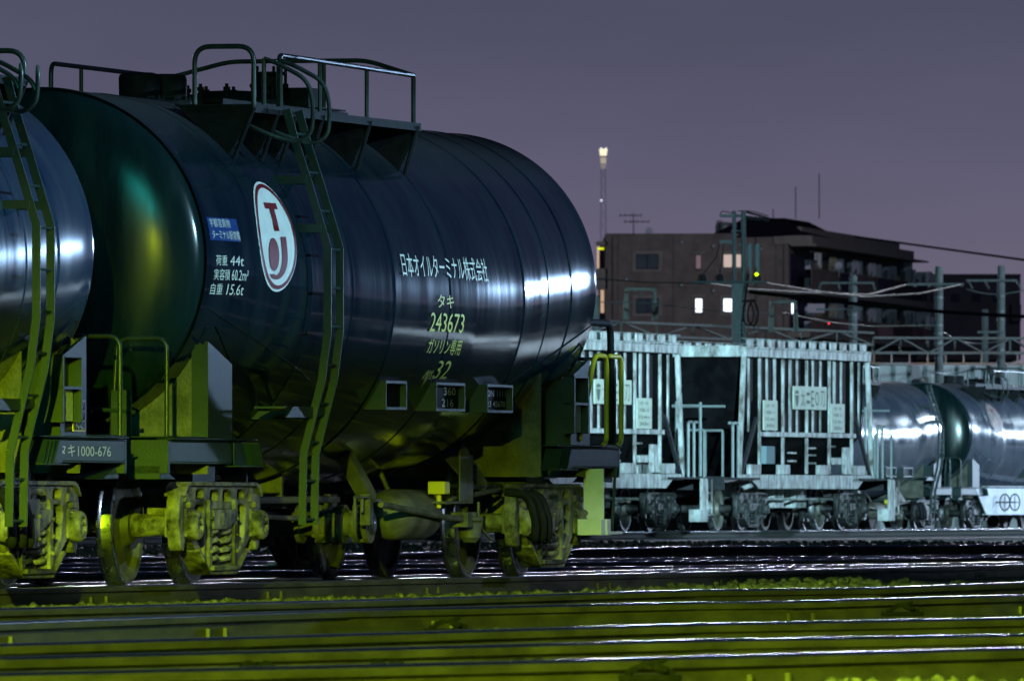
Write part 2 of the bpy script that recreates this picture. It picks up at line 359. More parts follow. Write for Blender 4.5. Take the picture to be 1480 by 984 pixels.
# ------------------------------------------------------------------ rails
THM = .25159; SN, CS = math.sin(THM), math.cos(THM)
OX, OY = -2.781 - .62 * CS, 89.393 + .62 * SN       # centre line of the main track at s = 0
def trk(s, y): return (OX + s * SN - y * CS, OY + s * CS + y * SN)
RAILS = []
def rail(pts, z, label, group='rails across the yard', web='rail'):
    pts = [Vector((p[0], p[1])) for p in pts]
    prof = [(-.0635, -.153), (.0635, -.153), (.0635, -.142), (.010, -.122), (.0075, -.10), (.0075, -.055), (.032, -.045), (.0325, -.013), (.0315, -.007), (.028, -.003), (.022, -.0008), (-.022, -.0008), (-.028, -.003), (-.0315, -.007), (-.0325, -.013), (-.032, -.045), (-.0075, -.055), (-.0075, -.10), (-.010, -.122), (-.0635, -.142)]
    n = len(prof); b = MB(); vs = []; fs = []; mi = []
    for i, p in enumerate(pts):
        d = (pts[min(i + 1, len(pts) - 1)] - pts[max(i - 1, 0)]).normalized(); nx = Vector((d.y, -d.x))
        for a, h in prof: vs.append((p.x + nx.x * a, p.y + nx.y * a, z + h))
    for i in range(len(pts) - 1):
        for k in range(n):
            k2 = (k + 1) % n; b.cur = 1 if 7 <= k <= 13 else 0
            b.add([], []); fs.append(((i * n + k2, i * n + k, (i + 1) * n + k, (i + 1) * n + k2), b.cur))
    base = len(b.v); b.v += vs
    for f, m in fs: b.f.append(f); b.mi.append(m)
    # anchors gripping the foot, in pairs
    b.cur = 0; acc = rng.uniform(.4, 4)
    for i in range(len(pts) - 1):
        p, q = pts[i], pts[i + 1]; l = (q - p).length; d = (q - p) / l; nx = Vector((d.y, -d.x)); t = acc
        while t < l:
            for dt in (0, rng.uniform(.25, .45)):
                c = p + d * (t + dt)
                if 25 < c.y < 190:
                    m = Matrix.Translation((c.x + nx.x * .020, c.y + nx.y * .020, z - .110)) @ Matrix.Rotation(math.atan2(d.y, d.x), 4, 'Z')
                    b.obox(m, .012, .010, .032)
            t += rng.uniform(4.0, 5.6)
        acc = t - l
    o = b.build('rail', [web, 'railtop'], smooth=45)
    tag(o, label, 'rail', group); RAILS.append((pts, z)); return o
def gp(px, py, z=0.0):                    # a ground point seen at a photo pixel, on the plane z
    Y = FPX * (CAMZ - z) / (py - HOR); return ((px - 740) / FPX * Y, Y)
def ext(pts, a=10, b=60):
    pts = [Vector(p) for p in pts]; d0 = (pts[0] - pts[1]).normalized(); d1 = (pts[-1] - pts[-2]).normalized()
    return [pts[0] + d0 * a] + pts + [pts[-1] + d1 * b]
rail(ext([gp(0, 971), gp(740, 954), gp(1480, 934)]), 0, 'thick blurred rail nearest the bottom edge of the photo')
rail(ext([gp(0, 948), gp(500, 936), gp(1000, 923), gp(1480, 915)]), 0, 'second rail up from the bottom edge, with a bright worn top')
rail(ext([gp(0, 929), gp(500, 914.5), gp(1000, 900), gp(1480, 891)]), 0, 'third rail up from the bottom edge, yellow-green web')
rail(ext([gp(0, 897), gp(500, 879.5), gp(1000, 869), gp(1140, 867.5), gp(1480, 858)]), 0, 'fourth rail up from the bottom edge, bending slightly at the right')
rail(ext([gp(0, 878), gp(500, 866), gp(1000, 851.3), gp(1270, 848), gp(1480, 840)]), 0, 'rail at the near foot of the stony ballast strip, bent upward at the right')
lat0 = -.62 + .03
rail([trk(-60, -.565), trk(160, -.565)], 0, 'near rail under the wheels of the big dark tank wagon')
rail([trk(-60, .565), trk(160, .565)], 0, 'far rail under the wheels of the big dark tank wagon')
rail(ext([gp(100, 826.5), gp(500, 822.5), gp(1000, 817)], 25, 80), 0, 'bright rail just behind the big dark tank wagon')
rail(ext([gp(100, 819), gp(500, 814.5), gp(1000, 809.6), gp(1480, 803.8)], 25, 80), 0, 'bright rail next behind the bright one at the tank wagon')
rail(ext([gp(100, 813.5), gp(500, 809.5), gp(1000, 805.3), gp(1480, 800.8)], 25, 80), 0, 'bright rail of the middle track, the farther of its close pair')
rail(ext([gp(0, 807), gp(500, 800), gp(1000, 789), gp(1480, 786.5)], 25, 80), 0, 'lone bright rail before the dark hopper track', web='raildark')

# the small stones of the ballast, heaped between the running lines
def stones():
    ico = bmesh.new(); bmesh.ops.create_icosphere(ico, subdivisions=1, radius=1.0)
    bv = np.array([v.co[:] for v in ico.verts]); bf = np.array([[v.index for v in f.verts] for f in ico.faces]); ico.free()
    segs = []
    for pts, z in RAILS:
        for i in range(len(pts) - 1): segs.append((pts[i], pts[i + 1]))
    A = np.array([s[0][:] for s in segs]); D = np.array([(s[1] - s[0])[:] for s in segs]); LL = (D ** 2).sum(1)
    def clear(P):
        t = np.clip(((P[:, None, :] - A[None]) * D[None]).sum(-1) / LL[None], 0, 1)
        return np.sqrt((((A[None] + t[..., None] * D[None]) - P[:, None, :]) ** 2).sum(-1)).min(1)
    out = []
    for (y0, y1, n, smin, smax) in ((30, 62, 9000, .022, .042), (62, 92, 15000, .022, .045), (92, 150, 9000, .024, .05), (150, 235, 4000, .03, .06)):
        Y = rng.uniform(y0, y1, n); X = rng.uniform(-1.1, 1.1, n) * 760 / FPX * Y
        P = np.stack([X, Y], 1); d = clear(P)
        keep = d > .11
        P, d = P[keep], d[keep]; sz = rng.uniform(smin, smax, len(P))
        lift = np.clip((d - .25) / .5, 0, 1)
        u = (P[:, 0] / P[:, 1] * FPX + 740)
        heap = (np.exp(-((u - 1180) / 190) ** 2) * .075 + .015) * (np.abs(P[:, 1] - 95 - (u - 740) * .006) < 7)
        heap2 = .050 * np.clip((u - 1000) / 250, 0, 1) * (P[:, 1] > 40) * (P[:, 1] < 47.5)
        Z = -.165 + lift * (.020 + heap + heap2) * rng.uniform(.3, 1.2, len(P))
        out.append((P, Z, sz))
    P = np.concatenate([o[0] for o in out]); Z = np.concatenate([o[1] for o in out]); S = np.concatenate([o[2] for o in out])
    n = len(P); nv, nf = len(bv), len(bf)
    J = bv[None] * (1 + rng.uniform(-.32, .32, (n, nv, 1))) * rng.uniform(.65, 1.25, (n, 1, 3))
    a = rng.uniform(0, 2 * PI, n); ca, sa = np.cos(a)[:, None], np.sin(a)[:, None]
    x = J[..., 0] * ca - J[..., 1] * sa; y = J[..., 0] * sa + J[..., 1] * ca
    V = np.stack([x * S[:, None] + P[:, 0:1], y * S[:, None] + P[:, 1:2], J[..., 2] * S[:, None] * .8 + Z[:, None]], -1).reshape(-1, 3)
    F = (bf[None] + (np.arange(n) * nv)[:, None, None]).reshape(-1, 3)
    me = bpy.data.meshes.new('ballast_gravel')
    me.vertices.add(len(V)); me.vertices.foreach_set('co', V.ravel())
    me.loops.add(F.size); me.loops.foreach_set('vertex_index', F.ravel())
    me.polygons.add(len(F)); me.polygons.foreach_set('loop_start', np.arange(0, F.size, 3))
    me.update(calc_edges=True); me.validate()
    me.materials.append(M['stone'])
    o = bpy.data.objects.new('ballast_gravel', me); COL.objects.link(o)
    tag(o, 'loose grey ballast stones heaped between the rails', 'gravel', kind='stuff')
stones()

# ------------------------------------------------------------------ tank wagons
SCEN = 5.76
OFF = (-SCEN, 0, 0)
TOPZ = 3.595; S0, S1 = -.125, 11.447
KN = [(-.125, 1.247), (2.2, 1.395), (4.42, 1.44), (6.9, 1.44), (8.53, 1.40), (11.447, 1.247)]
SEAMS = (1.05, 2.2, 3.3, 4.42, 6.1, 8.53, 9.52, 10.45)
def tank_R(s):
    if s <= KN[0][0]: return KN[0][1]
    for (a, ra), (b, rb) in zip(KN, KN[1:]):
        if s <= b: return ra + (rb - ra) * (s - a) / (b - a)
    return KN[-1][1]
def tank_pt(s, a, d=0.0):                # point on the shell: a = 0 at the near flank, +90 deg on top
    r = tank_R(s); zc = TOPZ - r; r += d
    return (s, -r * math.cos(a), zc + r * math.sin(a))
def on_tank(s, z, d=.006):
    r = tank_R(s); zc = TOPZ - r
    return tank_pt(s, math.asin(max(-1, min(1, (z - zc) / r))), d)

def tank_mesh():
    b = MB(); n = 144; st = []
    for s, e in ((S0, 1), (S1, -1)): pass
    ring = []
    dep = .30
    for k in range(0, 13):               # near dished head
        t = k / 12 * PI / 2
        ring.append((S0 - dep * math.cos(t) ** .9, 1.232 * math.sin(t) ** .8))
    ss = sorted(set([round(x, 3) for x in np.arange(S0 + .02, S1, .22)] + [k[0] for k in KN]))
    prof = [(s, r, TOPZ - 1.247) for s, r in ring]
    prof.append((S0 - .012, 1.252, TOPZ - 1.247)); prof.append((S0 + .03, 1.256, TOPZ - 1.247))
    for s in ss:
        if S0 + .05 < s < S1 - .05: prof.append((s, tank_R(s), TOPZ - tank_R(s)))
    for q in SEAMS:
        for ds, dr in ((-.022, 0), (-.010, .006), (.010, .006), (.022, 0)): prof.append((q + ds, tank_R(q + ds) + dr, TOPZ - tank_R(q + ds)))
    prof.append((S1 - .03, 1.256, TOPZ - 1.247)); prof.append((S1 + .012, 1.252, TOPZ - 1.247))
    for s, r in reversed(ring): prof.append((S1 + (S0 - s), r, TOPZ - 1.247))
    a = prof[:13]; z = prof[-13:]; mid = sorted(prof[13:-13], key=lambda p: p[0]); prof = a + mid + z
    vs = []; fs = []
    for s, r, zc in prof:
        for k in range(n):
            w = 2 * PI * k / n; vs.append((s, -max(r, .001) * math.cos(w), zc + max(r, .001) * math.sin(w)))
    for i in range(len(prof) - 1):
        for k in range(n):
            k2 = (k + 1) % n; fs.append((i * n + k, i * n + k2, (i + 1) * n + k2, (i + 1) * n + k))
    n0 = len(b.f); b.add(vs, fs)
    for q in range(len(fs)):
        i_ = q // n
        if i_ < 12 or i_ >= len(prof) - 13: b.mi[n0 + q] = 1
    # oblique weld beads down to the belly
    for (sa, za), (sb, zb) in (((-.08, 2.02), (2.75, 1.50)), ((11.40, 2.02), (8.6, 1.50))):
        b.tube([on_tank(sa + (sb - sa) * k / 14, za + (zb - za) * k / 14, .001) for k in range(15)], .008, 6)
    return b

FRAME2D = None
def make_bogie(parent, sc, bm_='bogie'):     # a bogie whose axles stand at sc -/+ .87
    A = .87; b = MB()
    global FRAME2D
    if FRAME2D is None:
        outer = [(-1.04, .25), (-1.10, .42), (-1.10, .60), (-1.02, .70), (-.90, .735), (.90, .735), (1.02, .70), (1.10, .60), (1.10, .42), (1.04, .25), (.95, .24), (.93, .33), (.80, .33), (.66, .25), (.36, .085), (-.36, .085), (-.66, .25), (-.80, .33), (-.93, .33), (-.95, .24)]
        holes = [[(-.29, .14), (.29, .14), (.29, .545), (-.29, .545)], [(.42, .20), (.63, .33), (.70, .52), (.66, .58), (.42, .58)], [(-.42, .20), (-.63, .33), (-.70, .52), (-.66, .58), (-.42, .58)],
                 [(-.30, .60), (-.06, .60), (-.06, .685), (-.26, .685)], [(.30, .60), (.06, .60), (.06, .685), (.26, .685)], [(.44, .62), (.66, .62), (.64, .69), (.46, .69)], [(-.44, .62), (-.66, .62), (-.64, .69), (-.46, .69)],
                 [(.80, .37), (.94, .37), (.94, .53), (.80, .53)], [(-.80, .37), (-.94, .37), (-.94, .53), (-.80, .53)]]
        FRAME2D = plate2d([rounded(outer, .06)] + [rounded(h, .035, 3) for h in holes], .10, .012)
    for sd in (-1, 1):                   # cast side frames with a top flange and a foot flange
        vs, fs = FRAME2D; b.add([(v[0] + sc, v[1] + sd * 1.02, v[2]) for v in vs], fs)
        y0, y1 = sorted((sd * .94, sd * 1.10))
        b.prism([(sc - 1.06, .64), (sc - .99, .715), (sc - .90, .745), (sc + .90, .745), (sc + .99, .715), (sc + 1.06, .64), (sc + 1.03, .64), (sc + .96, .695), (sc + .88, .715), (sc - .88, .715), (sc - .96, .695), (sc - 1.03, .64)], 'xz', y0, y1)
        b.prism([(sc - .66, .26), (sc - .36, .095), (sc + .36, .095), (sc + .66, .26), (sc + .66, .235), (sc + .36, .07), (sc - .36, .07), (sc - .66, .235)], 'xz', y0, y1)
        for e in (-1, 1):
            x = sc + e * .87
            b.box(x - .095, x + .095, *sorted((sd * .92, sd * 1.09)), .345, .555); b.box(x - .05, x + .05, *sorted((sd * .96, sd * 1.105)), .555, .60)
            b.prism([(x - .13, .60), (x + .13, .60), (x + .10, .66), (x - .10, .66)], 'xz', *sorted((sd * 1.06, sd * 1.09)))
            b.box(sc + e * .34 - .035, sc + e * .34 + .035, *sorted((sd * .95, sd * 1.095)), .12, .62)
            for z in (.24, .36, .48): b.lathe([(sd * 1.09, .017), (sd * 1.112, .017), (sd * 1.116, .009)], (sc + e * .34, 0, z), (0, 1, 0), 6)
            for dx in (-.07, .07):
                for z in (.375, .525): b.lathe([(sd * 1.085, .014), (sd * 1.108, .014), (sd * 1.112, .008)], (x + dx, 0, z), (0, 1, 0), 6)
            b.beam((sc + e * .52, sd * .86, .42), (sc + e * .50, sd * .86, .72), .05, .03)
        b.prism([(sc - .30, .545), (sc + .30, .545), (sc + .30, .47), (sc + .06, .40), (sc - .30, .40)], 'xz', *sorted((sd * .95, sd * 1.11)))   # bolster end
        b.box(sc - .10, sc + .02, *sorted((sd * 1.108, sd * 1.118)), .43, .52)
        b.box(sc - .34, sc + .34, *sorted((sd * .92, sd * 1.12)), .10, .135)
    b.box(sc - .17, sc + .17, -1.0, 1.0, .44, .66)                                             # bolster
    b.lathe([(0, .26), (.12, .26)], (sc, 0, .66), (0, 0, 1), 24)
    for e in (-1, 1): b.beam((sc + e * .36, -.8, .40), (sc + e * .36, .8, .40), .07, .10)     # brake beams
    fr = b.build('bogie', bm_, parent, bevel=.012, offset=OFF)
    for e in (-1, 1):
        ax = MB(); x = sc + e * A
        ax.lathe([(-1.0, .065), (-.72, .085), (-.60, .095), (-.45, .085), (0, .078), (.45, .085), (.60, .095), (.72, .085), (1.0, .065)], (x, 0, .43), (0, 1, 0), 20)
        ax.build('axle', bm_, fr, offset=OFF)
        for sd in (-1, 1):
            wm = MB(); wm.cur = 1
            O = (x, 0, .43); n = 56
            def ring(seq, cur):
                wm.cur = cur; wm.lathe([(sd * y, r) for y, r in seq], O, (0, 1, 0), n)
            def band(seq, cur):
                wm.cur = cur; q = MB(); q.lathe([(sd * y, r) for y, r in seq], O, (0, 1, 0), n)
                k = len(seq); fs = [f for f in q.f if len(f) == 4]; wm.add(q.v, fs)
            band([(.620, .405), (.620, .424), (.612, .430), (.565, .4325), (.540, .437), (.531, .450), (.522, .457), (.512, .457), (.505, .446)], 1)
            band([(.505, .446), (.497, .40), (.50, .375), (.535, .35), (.545, .24), (.505, .15), (.500, .10)], 0)
            band([(.620, .405), (.612, .372), (.575, .345), (.570, .25), (.600, .155), (.655, .13), (.660, .088)], 0)
            wm.build('wheel', ['wheel', 'steel'], fr, smooth=32, offset=OFF)
        for sd in (-1, 1):
            jc = MB()
            jc.lathe([(sd * 1.08, .108), (sd * 1.12, .112), (sd * 1.155, .105), (sd * 1.17, .09), (sd * 1.17, .068), (sd * 1.15, .062), (sd * 1.15, 0)], (x, 0, .43), (0, 1, 0), 24)
            for k in range(3):
                w = 2 * PI * k / 3 + .5; jc.lathe([(sd * 1.145, .020), (sd * 1.172, .020), (sd * 1.178, .01)], (x + .045 * math.cos(w), 0, .43 + .045 * math.sin(w)), (0, 1, 0), 6)
            jc.build('journal_cap', bm_, fr, offset=OFF)
            bs = MB(); bs.prism([(x - e * .50, .30), (x - e * .455, .36), (x - e * .455, .54), (x - e * .52, .54)], 'xz', sd * .52 if sd > 0 else -.60, .60 if sd > 0 else -.52)
            bs.build('brake_block', 'black', fr, offset=OFF)
    for sd in (-1, 1):
        for q in (-.17, .17):
            cs = MB(); pts = []
            for k in range(0, 4 * 14 + 1):
                w = 2 * PI * k / 14; pts.append((sc + q + .082 * math.cos(w), sd * 1.0 + .082 * math.sin(w), .145 + .26 * k / 56))
            cs.tube(pts, .021, 7); cs.build('coil_spring', bm_, fr, offset=OFF)
    return fr

def emblem(parent, s, z, hs, hz, shear, ground='white'):
    # oval badge on the flank: white ground, maroon ring, T over a filled dot and a hook
    def P(u, v, d): return on_tank(s + u * hs + v * shear, z + v * hz, d)
    def disc(mb, poly, d):               # polygon fan split in strips so it follows the curve
        n = len(poly); cx = sum(p[0] for p in poly) / n; cy = sum(p[1] for p in poly) / n; K = 6; vs = []; fs = []
        for k in range(K + 1):
            for p in poly: vs.append(P(cx + (p[0] - cx) * k / K, cy + (p[1] - cy) * k / K, d))
        for k in range(K):
            for i in range(n): j = (i + 1) % n; fs.append((k * n + i, k * n + j, (k + 1) * n + j, (k + 1) * n + i))
        mb.add(vs, fs)
    def strip(mb, a, c, d):
        vs = [P(*p, d) for p in a] + [P(*p, d) for p in c]; n = len(a)
        mb.add(vs, [(i, i + 1, n + i + 1, n + i) for i in range(n - 1)])
    el = lambda r, a0=0, a1=2 * PI, n=48, cx=0, cy=0, rx=1, ry=1: [(cx + rx * r * math.cos(a0 + (a1 - a0) * k / n), cy + ry * r * math.sin(a0 + (a1 - a0) * k / n)) for k in range(n + 1)]
    w = MB(); disc(w, el(1)[:-1], .006)
    o = w.build('emblem', ground, parent, offset=OFF)
    m = MB()
    strip(m, el(.955), el(.885), .012)
    rect = lambda x0, x1, y0, y1: strip(m, [(x0, y0 + (y1 - y0) * k / 5) for k in range(6)], [(x1, y0 + (y1 - y0) * k / 5) for k in range(6)], .012)
    rect(-.30, .34, .50, .61); rect(-.10, .14, .10, .50)
    disc(m, el(1, cx=-.26, cy=-.33, rx=.26, ry=.30, n=36)[:-1], .012)
    rect(.16, .44, -.36, .0)
    strip(m, el(1, 0, -PI * .72, 24, cx=-.12, cy=-.36, rx=.56, ry=.42), el(1, 0, -PI * .60, 24, cx=-.15, cy=-.36, rx=.31, ry=.34), .012)
    m.build('emblem_device', 'red', o, offset=OFF)

def tank_wagon(label, group, paint='tank', ladder=(2.1,), lettering=None, sill=False, step=False, end_text=None, cards=False, flip=False):
    FS = (lambda s: 11.32 - s) if flip else (lambda s: s)
    fl = -1 if flip else 1
    root = empty('tank_wagon'); tag(root, label, 'tank wagon', group)
    tk = tank_mesh().build('tank', [paint, 'tank_head'], root, smooth=25, offset=OFF, recalc=False)
    # ---- end frames
    for e in (0, 1):
        mir = (lambda s: s) if e == 0 else (lambda s: 11.5 - s)
        def bx(b, s0, s1, *r): a, c = sorted((mir(s0), mir(s1))); b.box(a, c, *r)
        b = MB()
        bx(b, -.97, -.92, -1.2, 1.2, .80, 1.045)                              # headstock
        for y in (-1.2, 1.2):                                                 # side sills as channels
            s_ = 1 if y > 0 else -1
            bx(b, -.92, 1.12, min(y, y - .012 * s_), max(y, y - .012 * s_), .885, 1.03)
            for z in (.873, 1.032): bx(b, -.92, 1.12, min(y + .0 * s_, y - .09 * s_), max(y + .0 * s_, y - .09 * s_), z, z + .012)
            # ribbed bracket at the inner end
            b.prism([(mir(.70), .865), (mir(.70), 1.03), (mir(1.02), 1.03), (mir(1.26), .865)], 'xz', min(y + .012 * s_, y + .022 * s_), max(y + .012 * s_, y + .022 * s_))
            for q in range(4):
                x = .92 + q * .09; b.prism([(mir(x), 1.03), (mir(x + .012), 1.03), (mir(x + .152), .865), (mir(x + .14), .865)], 'xz', min(y - .08 * s_, y + .07 * s_), max(y - .08 * s_, y + .07 * s_))
            bx(b, .68, 1.32, min(y - .09 * s_, y + .07 * s_), max(y - .09 * s_, y + .07 * s_), .853, .865)
            bx(b, -.92, 1.30, min(y - .1 * s_, y + .035 * s_), max(y - .1 * s_, y + .035 * s_), 1.046, 1.058)
        bx(b, -.97, .10, -1.2, 1.2, 1.060, 1.070)                              # deck plate
        bx(b, -1.02, 1.5, -.30, .30, .72, .98)                                 # centre sill
        bx(b, .55, 1.15, -.95, .95, .70, .86)                                  # body bolster
        b.prism([(mir(-.97), .86), (mir(-.97), .76), (mir(-.55), .76)], 'xz', -1.14, -.90)
        b.build('end_frame', 'frame', root, bevel=.006, offset=OFF)
        sp_ = MB()                                                            # saddle plate under the tank end
        sx = mir(.14); r = tank_R(.14); zc = TOPZ - r
        arc = [(r * math.cos(-t) * -1, zc + r * math.sin(-t)) for t in np.linspace(.48, PI - .48, 40)]
        poly = [(-1.18, .80), (-1.18, 1.70)] + [(y, z) for y, z in arc if abs(y) < 1.13] + [(1.18, 1.70), (1.18, .80)]
        # triangulated fan-free strip so that the concave outline stays clean
        top = [(-1.18, 1.70)] + [(y, z) for y, z in arc if abs(y) < 1.13] + [(1.18, 1.70)]
        vs = []; fs = []
        for th in (-.012, .012):
            for y, z in top: vs += [(sx + th, y, .80), (sx + th, y, z)]
        m_ = len(top)
        for k in range(m_ - 1):
            for o_ in (0, 2 * m_): fs.append((o_ + 2 * k, o_ + 2 * k + 1, o_ + 2 * k + 3, o_ + 2 * k + 2))
            fs.append((2 * k + 1, 2 * m_ + 2 * k + 1, 2 * m_ + 2 * k + 3, 2 * k + 3))
        sp_.add(vs, fs)
        if e == 1:                                                             # inner web seen from the yard side
            sx2 = mir(1.50); r2 = tank_R(sx2); z2 = TOPZ - r2
            top2 = [(y, z2 - math.sqrt(max(.01, r2 * r2 - y * y)) + .0) for y in np.linspace(-1.16, 1.16, 30)]
            vs = []; fs = []
            for th in (-.012, .012):
                for y, z in top2: vs += [(sx2 + th, y, .80), (sx2 + th, y, z)]
            m_ = len(top2)
            for k in range(m_ - 1):
                for o_ in (0, 2 * m_): fs.append((o_ + 2 * k, o_ + 2 * k + 1, o_ + 2 * k + 3, o_ + 2 * k + 2))
            sp_.add(vs, fs)
        sp_.build('saddle', 'under', root, smooth=0, offset=OFF)
        for y in (-1.2, 1.2):
            st = MB(); s_ = 1 if y > 0 else -1
            st.prism([(mir(.06), 1.059), (mir(.06), 1.76), (mir(.70), 1.60), (mir(.70), 1.059)], 'xz', min(y + .005 * s_, y - .02 * s_), max(y + .005 * s_, y - .02 * s_))
            st.box(*sorted((mir(.062), mir(.08))), min(y - .02 * s_, y - .12 * s_), max(y - .02 * s_, y - .12 * s_), 1.059, 1.74)
            st.box(*sorted((mir(.68), mir(.698))), min(y - .02 * s_, y - .25 * s_), max(y - .02 * s_, y - .25 * s_), 1.059, 1.58)
            st.build('saddle_stiffener', 'frame', root, offset=OFF)
        pad = MB(); 
        pad.tube([on_tank(mir(.02), 1.62, .004), on_tank(mir(.12), 1.86, .004), on_tank(mir(.28), 1.88, .004), on_tank(mir(.86), 1.64, .004), on_tank(mir(.90), 1.52, .004)], .010, 6)
        pad.build('weld_pad', paint, root, offset=OFF)
        # coupler
        c = MB()
        bx(c, -1.38, -.97, -.10, .10, .78, .98); bx(c, -1.05, -.97, -.22, .22, .72, 1.02)
        c.lathe([(0, .13), (.34, .13)], (mir(-1.44), .04, .72), (0, 0, 1), 16)
        c.prism([(mir(-1.40), .10), (mir(-1.58), .16), (mir(-1.60), .05), (mir(-1.50), .02)], 'xy', .76, 1.0)
        c.build('coupler', 'under', root, bevel=.015, offset=OFF)
        hz = MB()
        hz.tube(bend([(mir(-.98), -.35, .84), (mir(-1.15), -.36, .80), (mir(-1.30), -.28, .55), (mir(-1.44), -.2, .62)], .15), .022, 8)
        hz.build('brake_hose', 'black', root, offset=OFF)
        # corner handrails and uncoupling gear
        for y in (-1.2, 1.2):
            s_ = 1 if y > 0 else -1
            h = MB(); yo = y - .03 * s_
            h.tube(bend([(mir(-.90), yo, 1.07), (mir(-.90), yo, 1.77), (mir(-.90), y - .40 * s_, 1.77), (mir(-.90), y - .44 * s_, 1.07)], .09, 6), .017, 10)
            h.build('handrail', 'pipe', root, offset=OFF)
        u = MB()
        bx(u, -.955, -.94, -.92, -.77, 1.07, 1.40); u.tube([(mir(-.95), -.95, 1.24), (mir(-.95), -.2, 1.30)], .016, 8)
        for q in (-.88, -.81): u.lathe([(-.012, .016), (.012, .016)], (mir(-.948), q, 1.36), (1, 0, 0), 6)
        bx(u, -.95, -.935, -.50, -.42, 1.07, 1.20)
        u.build('uncoupling_lever', 'frame', root, offset=OFF)
        make_bogie(root, mir(.87), 'bogiedark' if sill else 'bogie')
    # ---- ladders
    for ls in ladder:
        for sd in (-1, 1):
            b = MB(); pth = [(-1.35, .43), (-1.36, .95), (-1.50, 1.50), (-1.545, 1.85), (-1.545, 2.48), (-1.40, 2.95), (-1.30, 3.25), (-1.23, 3.50)]
            for q in (0, .34):
                for (ya, za), (yb, zb) in zip(pth, pth[1:]): b.beam((ls + q, -ya * sd if sd > 0 else ya, za), (ls + q, -yb * sd if sd > 0 else yb, zb), .012 if False else .058, .016, up=(1, 0, 0))
            def yat(z):
                for (ya, za), (yb, zb) in zip(pth, pth[1:]):
                    if za <= z <= zb: return ya + (yb - ya) * (z - za) / (zb - za)
                return pth[-1][0]
            z = .47
            while z < 3.45:
                y = yat(z) * (-sd); b.tube([(ls, y, z), (ls + .34, y, z)], .011, 6); z += .285
            for z in (1.24, 2.62, 2.98):
                y = yat(z) * -sd; q = on_tank(ls, z, -.05); yy = q[1] * (-sd)
                b.beam((ls - .02, y, z), (ls - .02, yy, z), .012, .06); b.beam((ls + .36, y, z), (ls + .36, yy, z), .012, .06)
            y = yat(1.25) * -sd
            b.prism([(ls - .75, 1.22), (ls - .55, 1.30), (ls + .36, 1.30), (ls + .36, 1.25), (ls + .05, 1.22)], 'xz', min(y, y * .985), max(y, y * .985))
            b.box(ls - .70, ls - .2, min(y * .985, y * .82), max(y * .985, y * .82), 1.285, 1.30)
            b.build('ladder', 'frame', root, offset=OFF)
    # ---- top walkway
    def fb(b, s0, s1, *r): b.box(*sorted((FS(s0), FS(s1))), *r)
    LOW = .24 if flip else 0.0
    def ft(b, pts, *a, **k): b.tube([(FS(p[0]), p[1], p[2] - (LOW if p[2] > 3.56 else 0)) for p in pts], *a, **k)
    b = MB()
    for sd in (-1, 1):
        sa = 1.3 if sd < 0 else 2.7
        ye = sd * (1.2 if sd < 0 else .92)
        y0, y1 = sorted((ye, sd * .60)); fb(b, sa, 6.1, y0, y1, 3.50, 3.515)
        fb(b, sa, 6.1, *sorted((ye, ye - sd * .012)), 3.455, 3.50)
        for s in ((1.32, 2.0, 2.5, 3.25, 4.6, 6.0) if sd < 0 else (2.8, 4.4, 6.0)):
            sf = FS(s)
            b.prism([(ye, 3.50), (ye, 3.46), (sd * abs(on_tank(sf, 3.14, 0)[1]), 3.14), (sd * abs(on_tank(sf, 3.34, 0)[1]), 3.34), (sd * .62, 3.50)], 'yz', sf - .008, sf + .008)
            b.tube([(sf, ye, 3.49), (sf + .02, sd * (abs(on_tank(sf, 3.12, 0)[1]) + .02), 3.12)], .016, 6)
    fb(b, 5.4, 6.1, -.60, .60, 3.61, 3.622)
    fb(b, 2.55, 6.1, -.615, -.60, 3.516, 3.60)                                  # toe board
    wk = b.build('walkway', 'black', root, offset=OFF)
    b = MB(); rz = 3.88; ye = -1.17
    ft(b, bend([(2.10, ye, 3.52), (2.10, ye, 3.90), (2.5, ye, rz + .02), (5.98, ye, rz)], .08), .019, 9)
    for s in (3.25, 4.6): ft(b, [(s, ye, 3.51), (s, ye, rz + .01)], .017, 8)
    ft(b, [(5.98, ye, 3.51), (5.98, ye, rz)], .019, 8)
    ft(b, bend([(5.98, ye, rz), (6.0, -.79, 4.0), (6.0, .31, 4.0), (5.98, .78, rz), (2.75, .78, rz), (2.75, .78, 3.40)], .10), .018, 9)
    for s in (3.55, 4.8, 5.98): ft(b, [(s, .78, 3.40), (s, .78, rz)], .016, 8)
    ft(b, [(6.0, -.45, 3.62), (6.0, -.45, 4.0)], .016, 8)
    ft(b, bend([(1.34, -.74, 3.51), (1.34, -.74, 3.94), (1.34, -1.19, 3.94), (1.34, -1.19, 3.51)], .12, 6), .019, 10)
    b.build('railing', 'pipe', wk, offset=OFF)
    for q in ((1.62, 2.08) if not flip else (FS(ladder[0]) + .35, FS(ladder[0]) - .05)):                                                     # grab loops over the ladder
        g = MB()
        ft(g, bend([(q, -1.19, 3.86), (q, -1.30, 3.82), (q + .02, -1.52, 3.70), (q + .04, -1.56, 3.50), (q + .04, -1.54, 3.30), (q + .03, -1.42, 3.24), (q, -1.22, 3.30), (q, -1.0, 3.40)], .09, 5), .017, 9)
        ft(g, [(q, -1.19, 3.52), (q, -1.19, 3.86)], .017, 8)
        g.build('grab_loop', 'pipe', wk, offset=OFF)
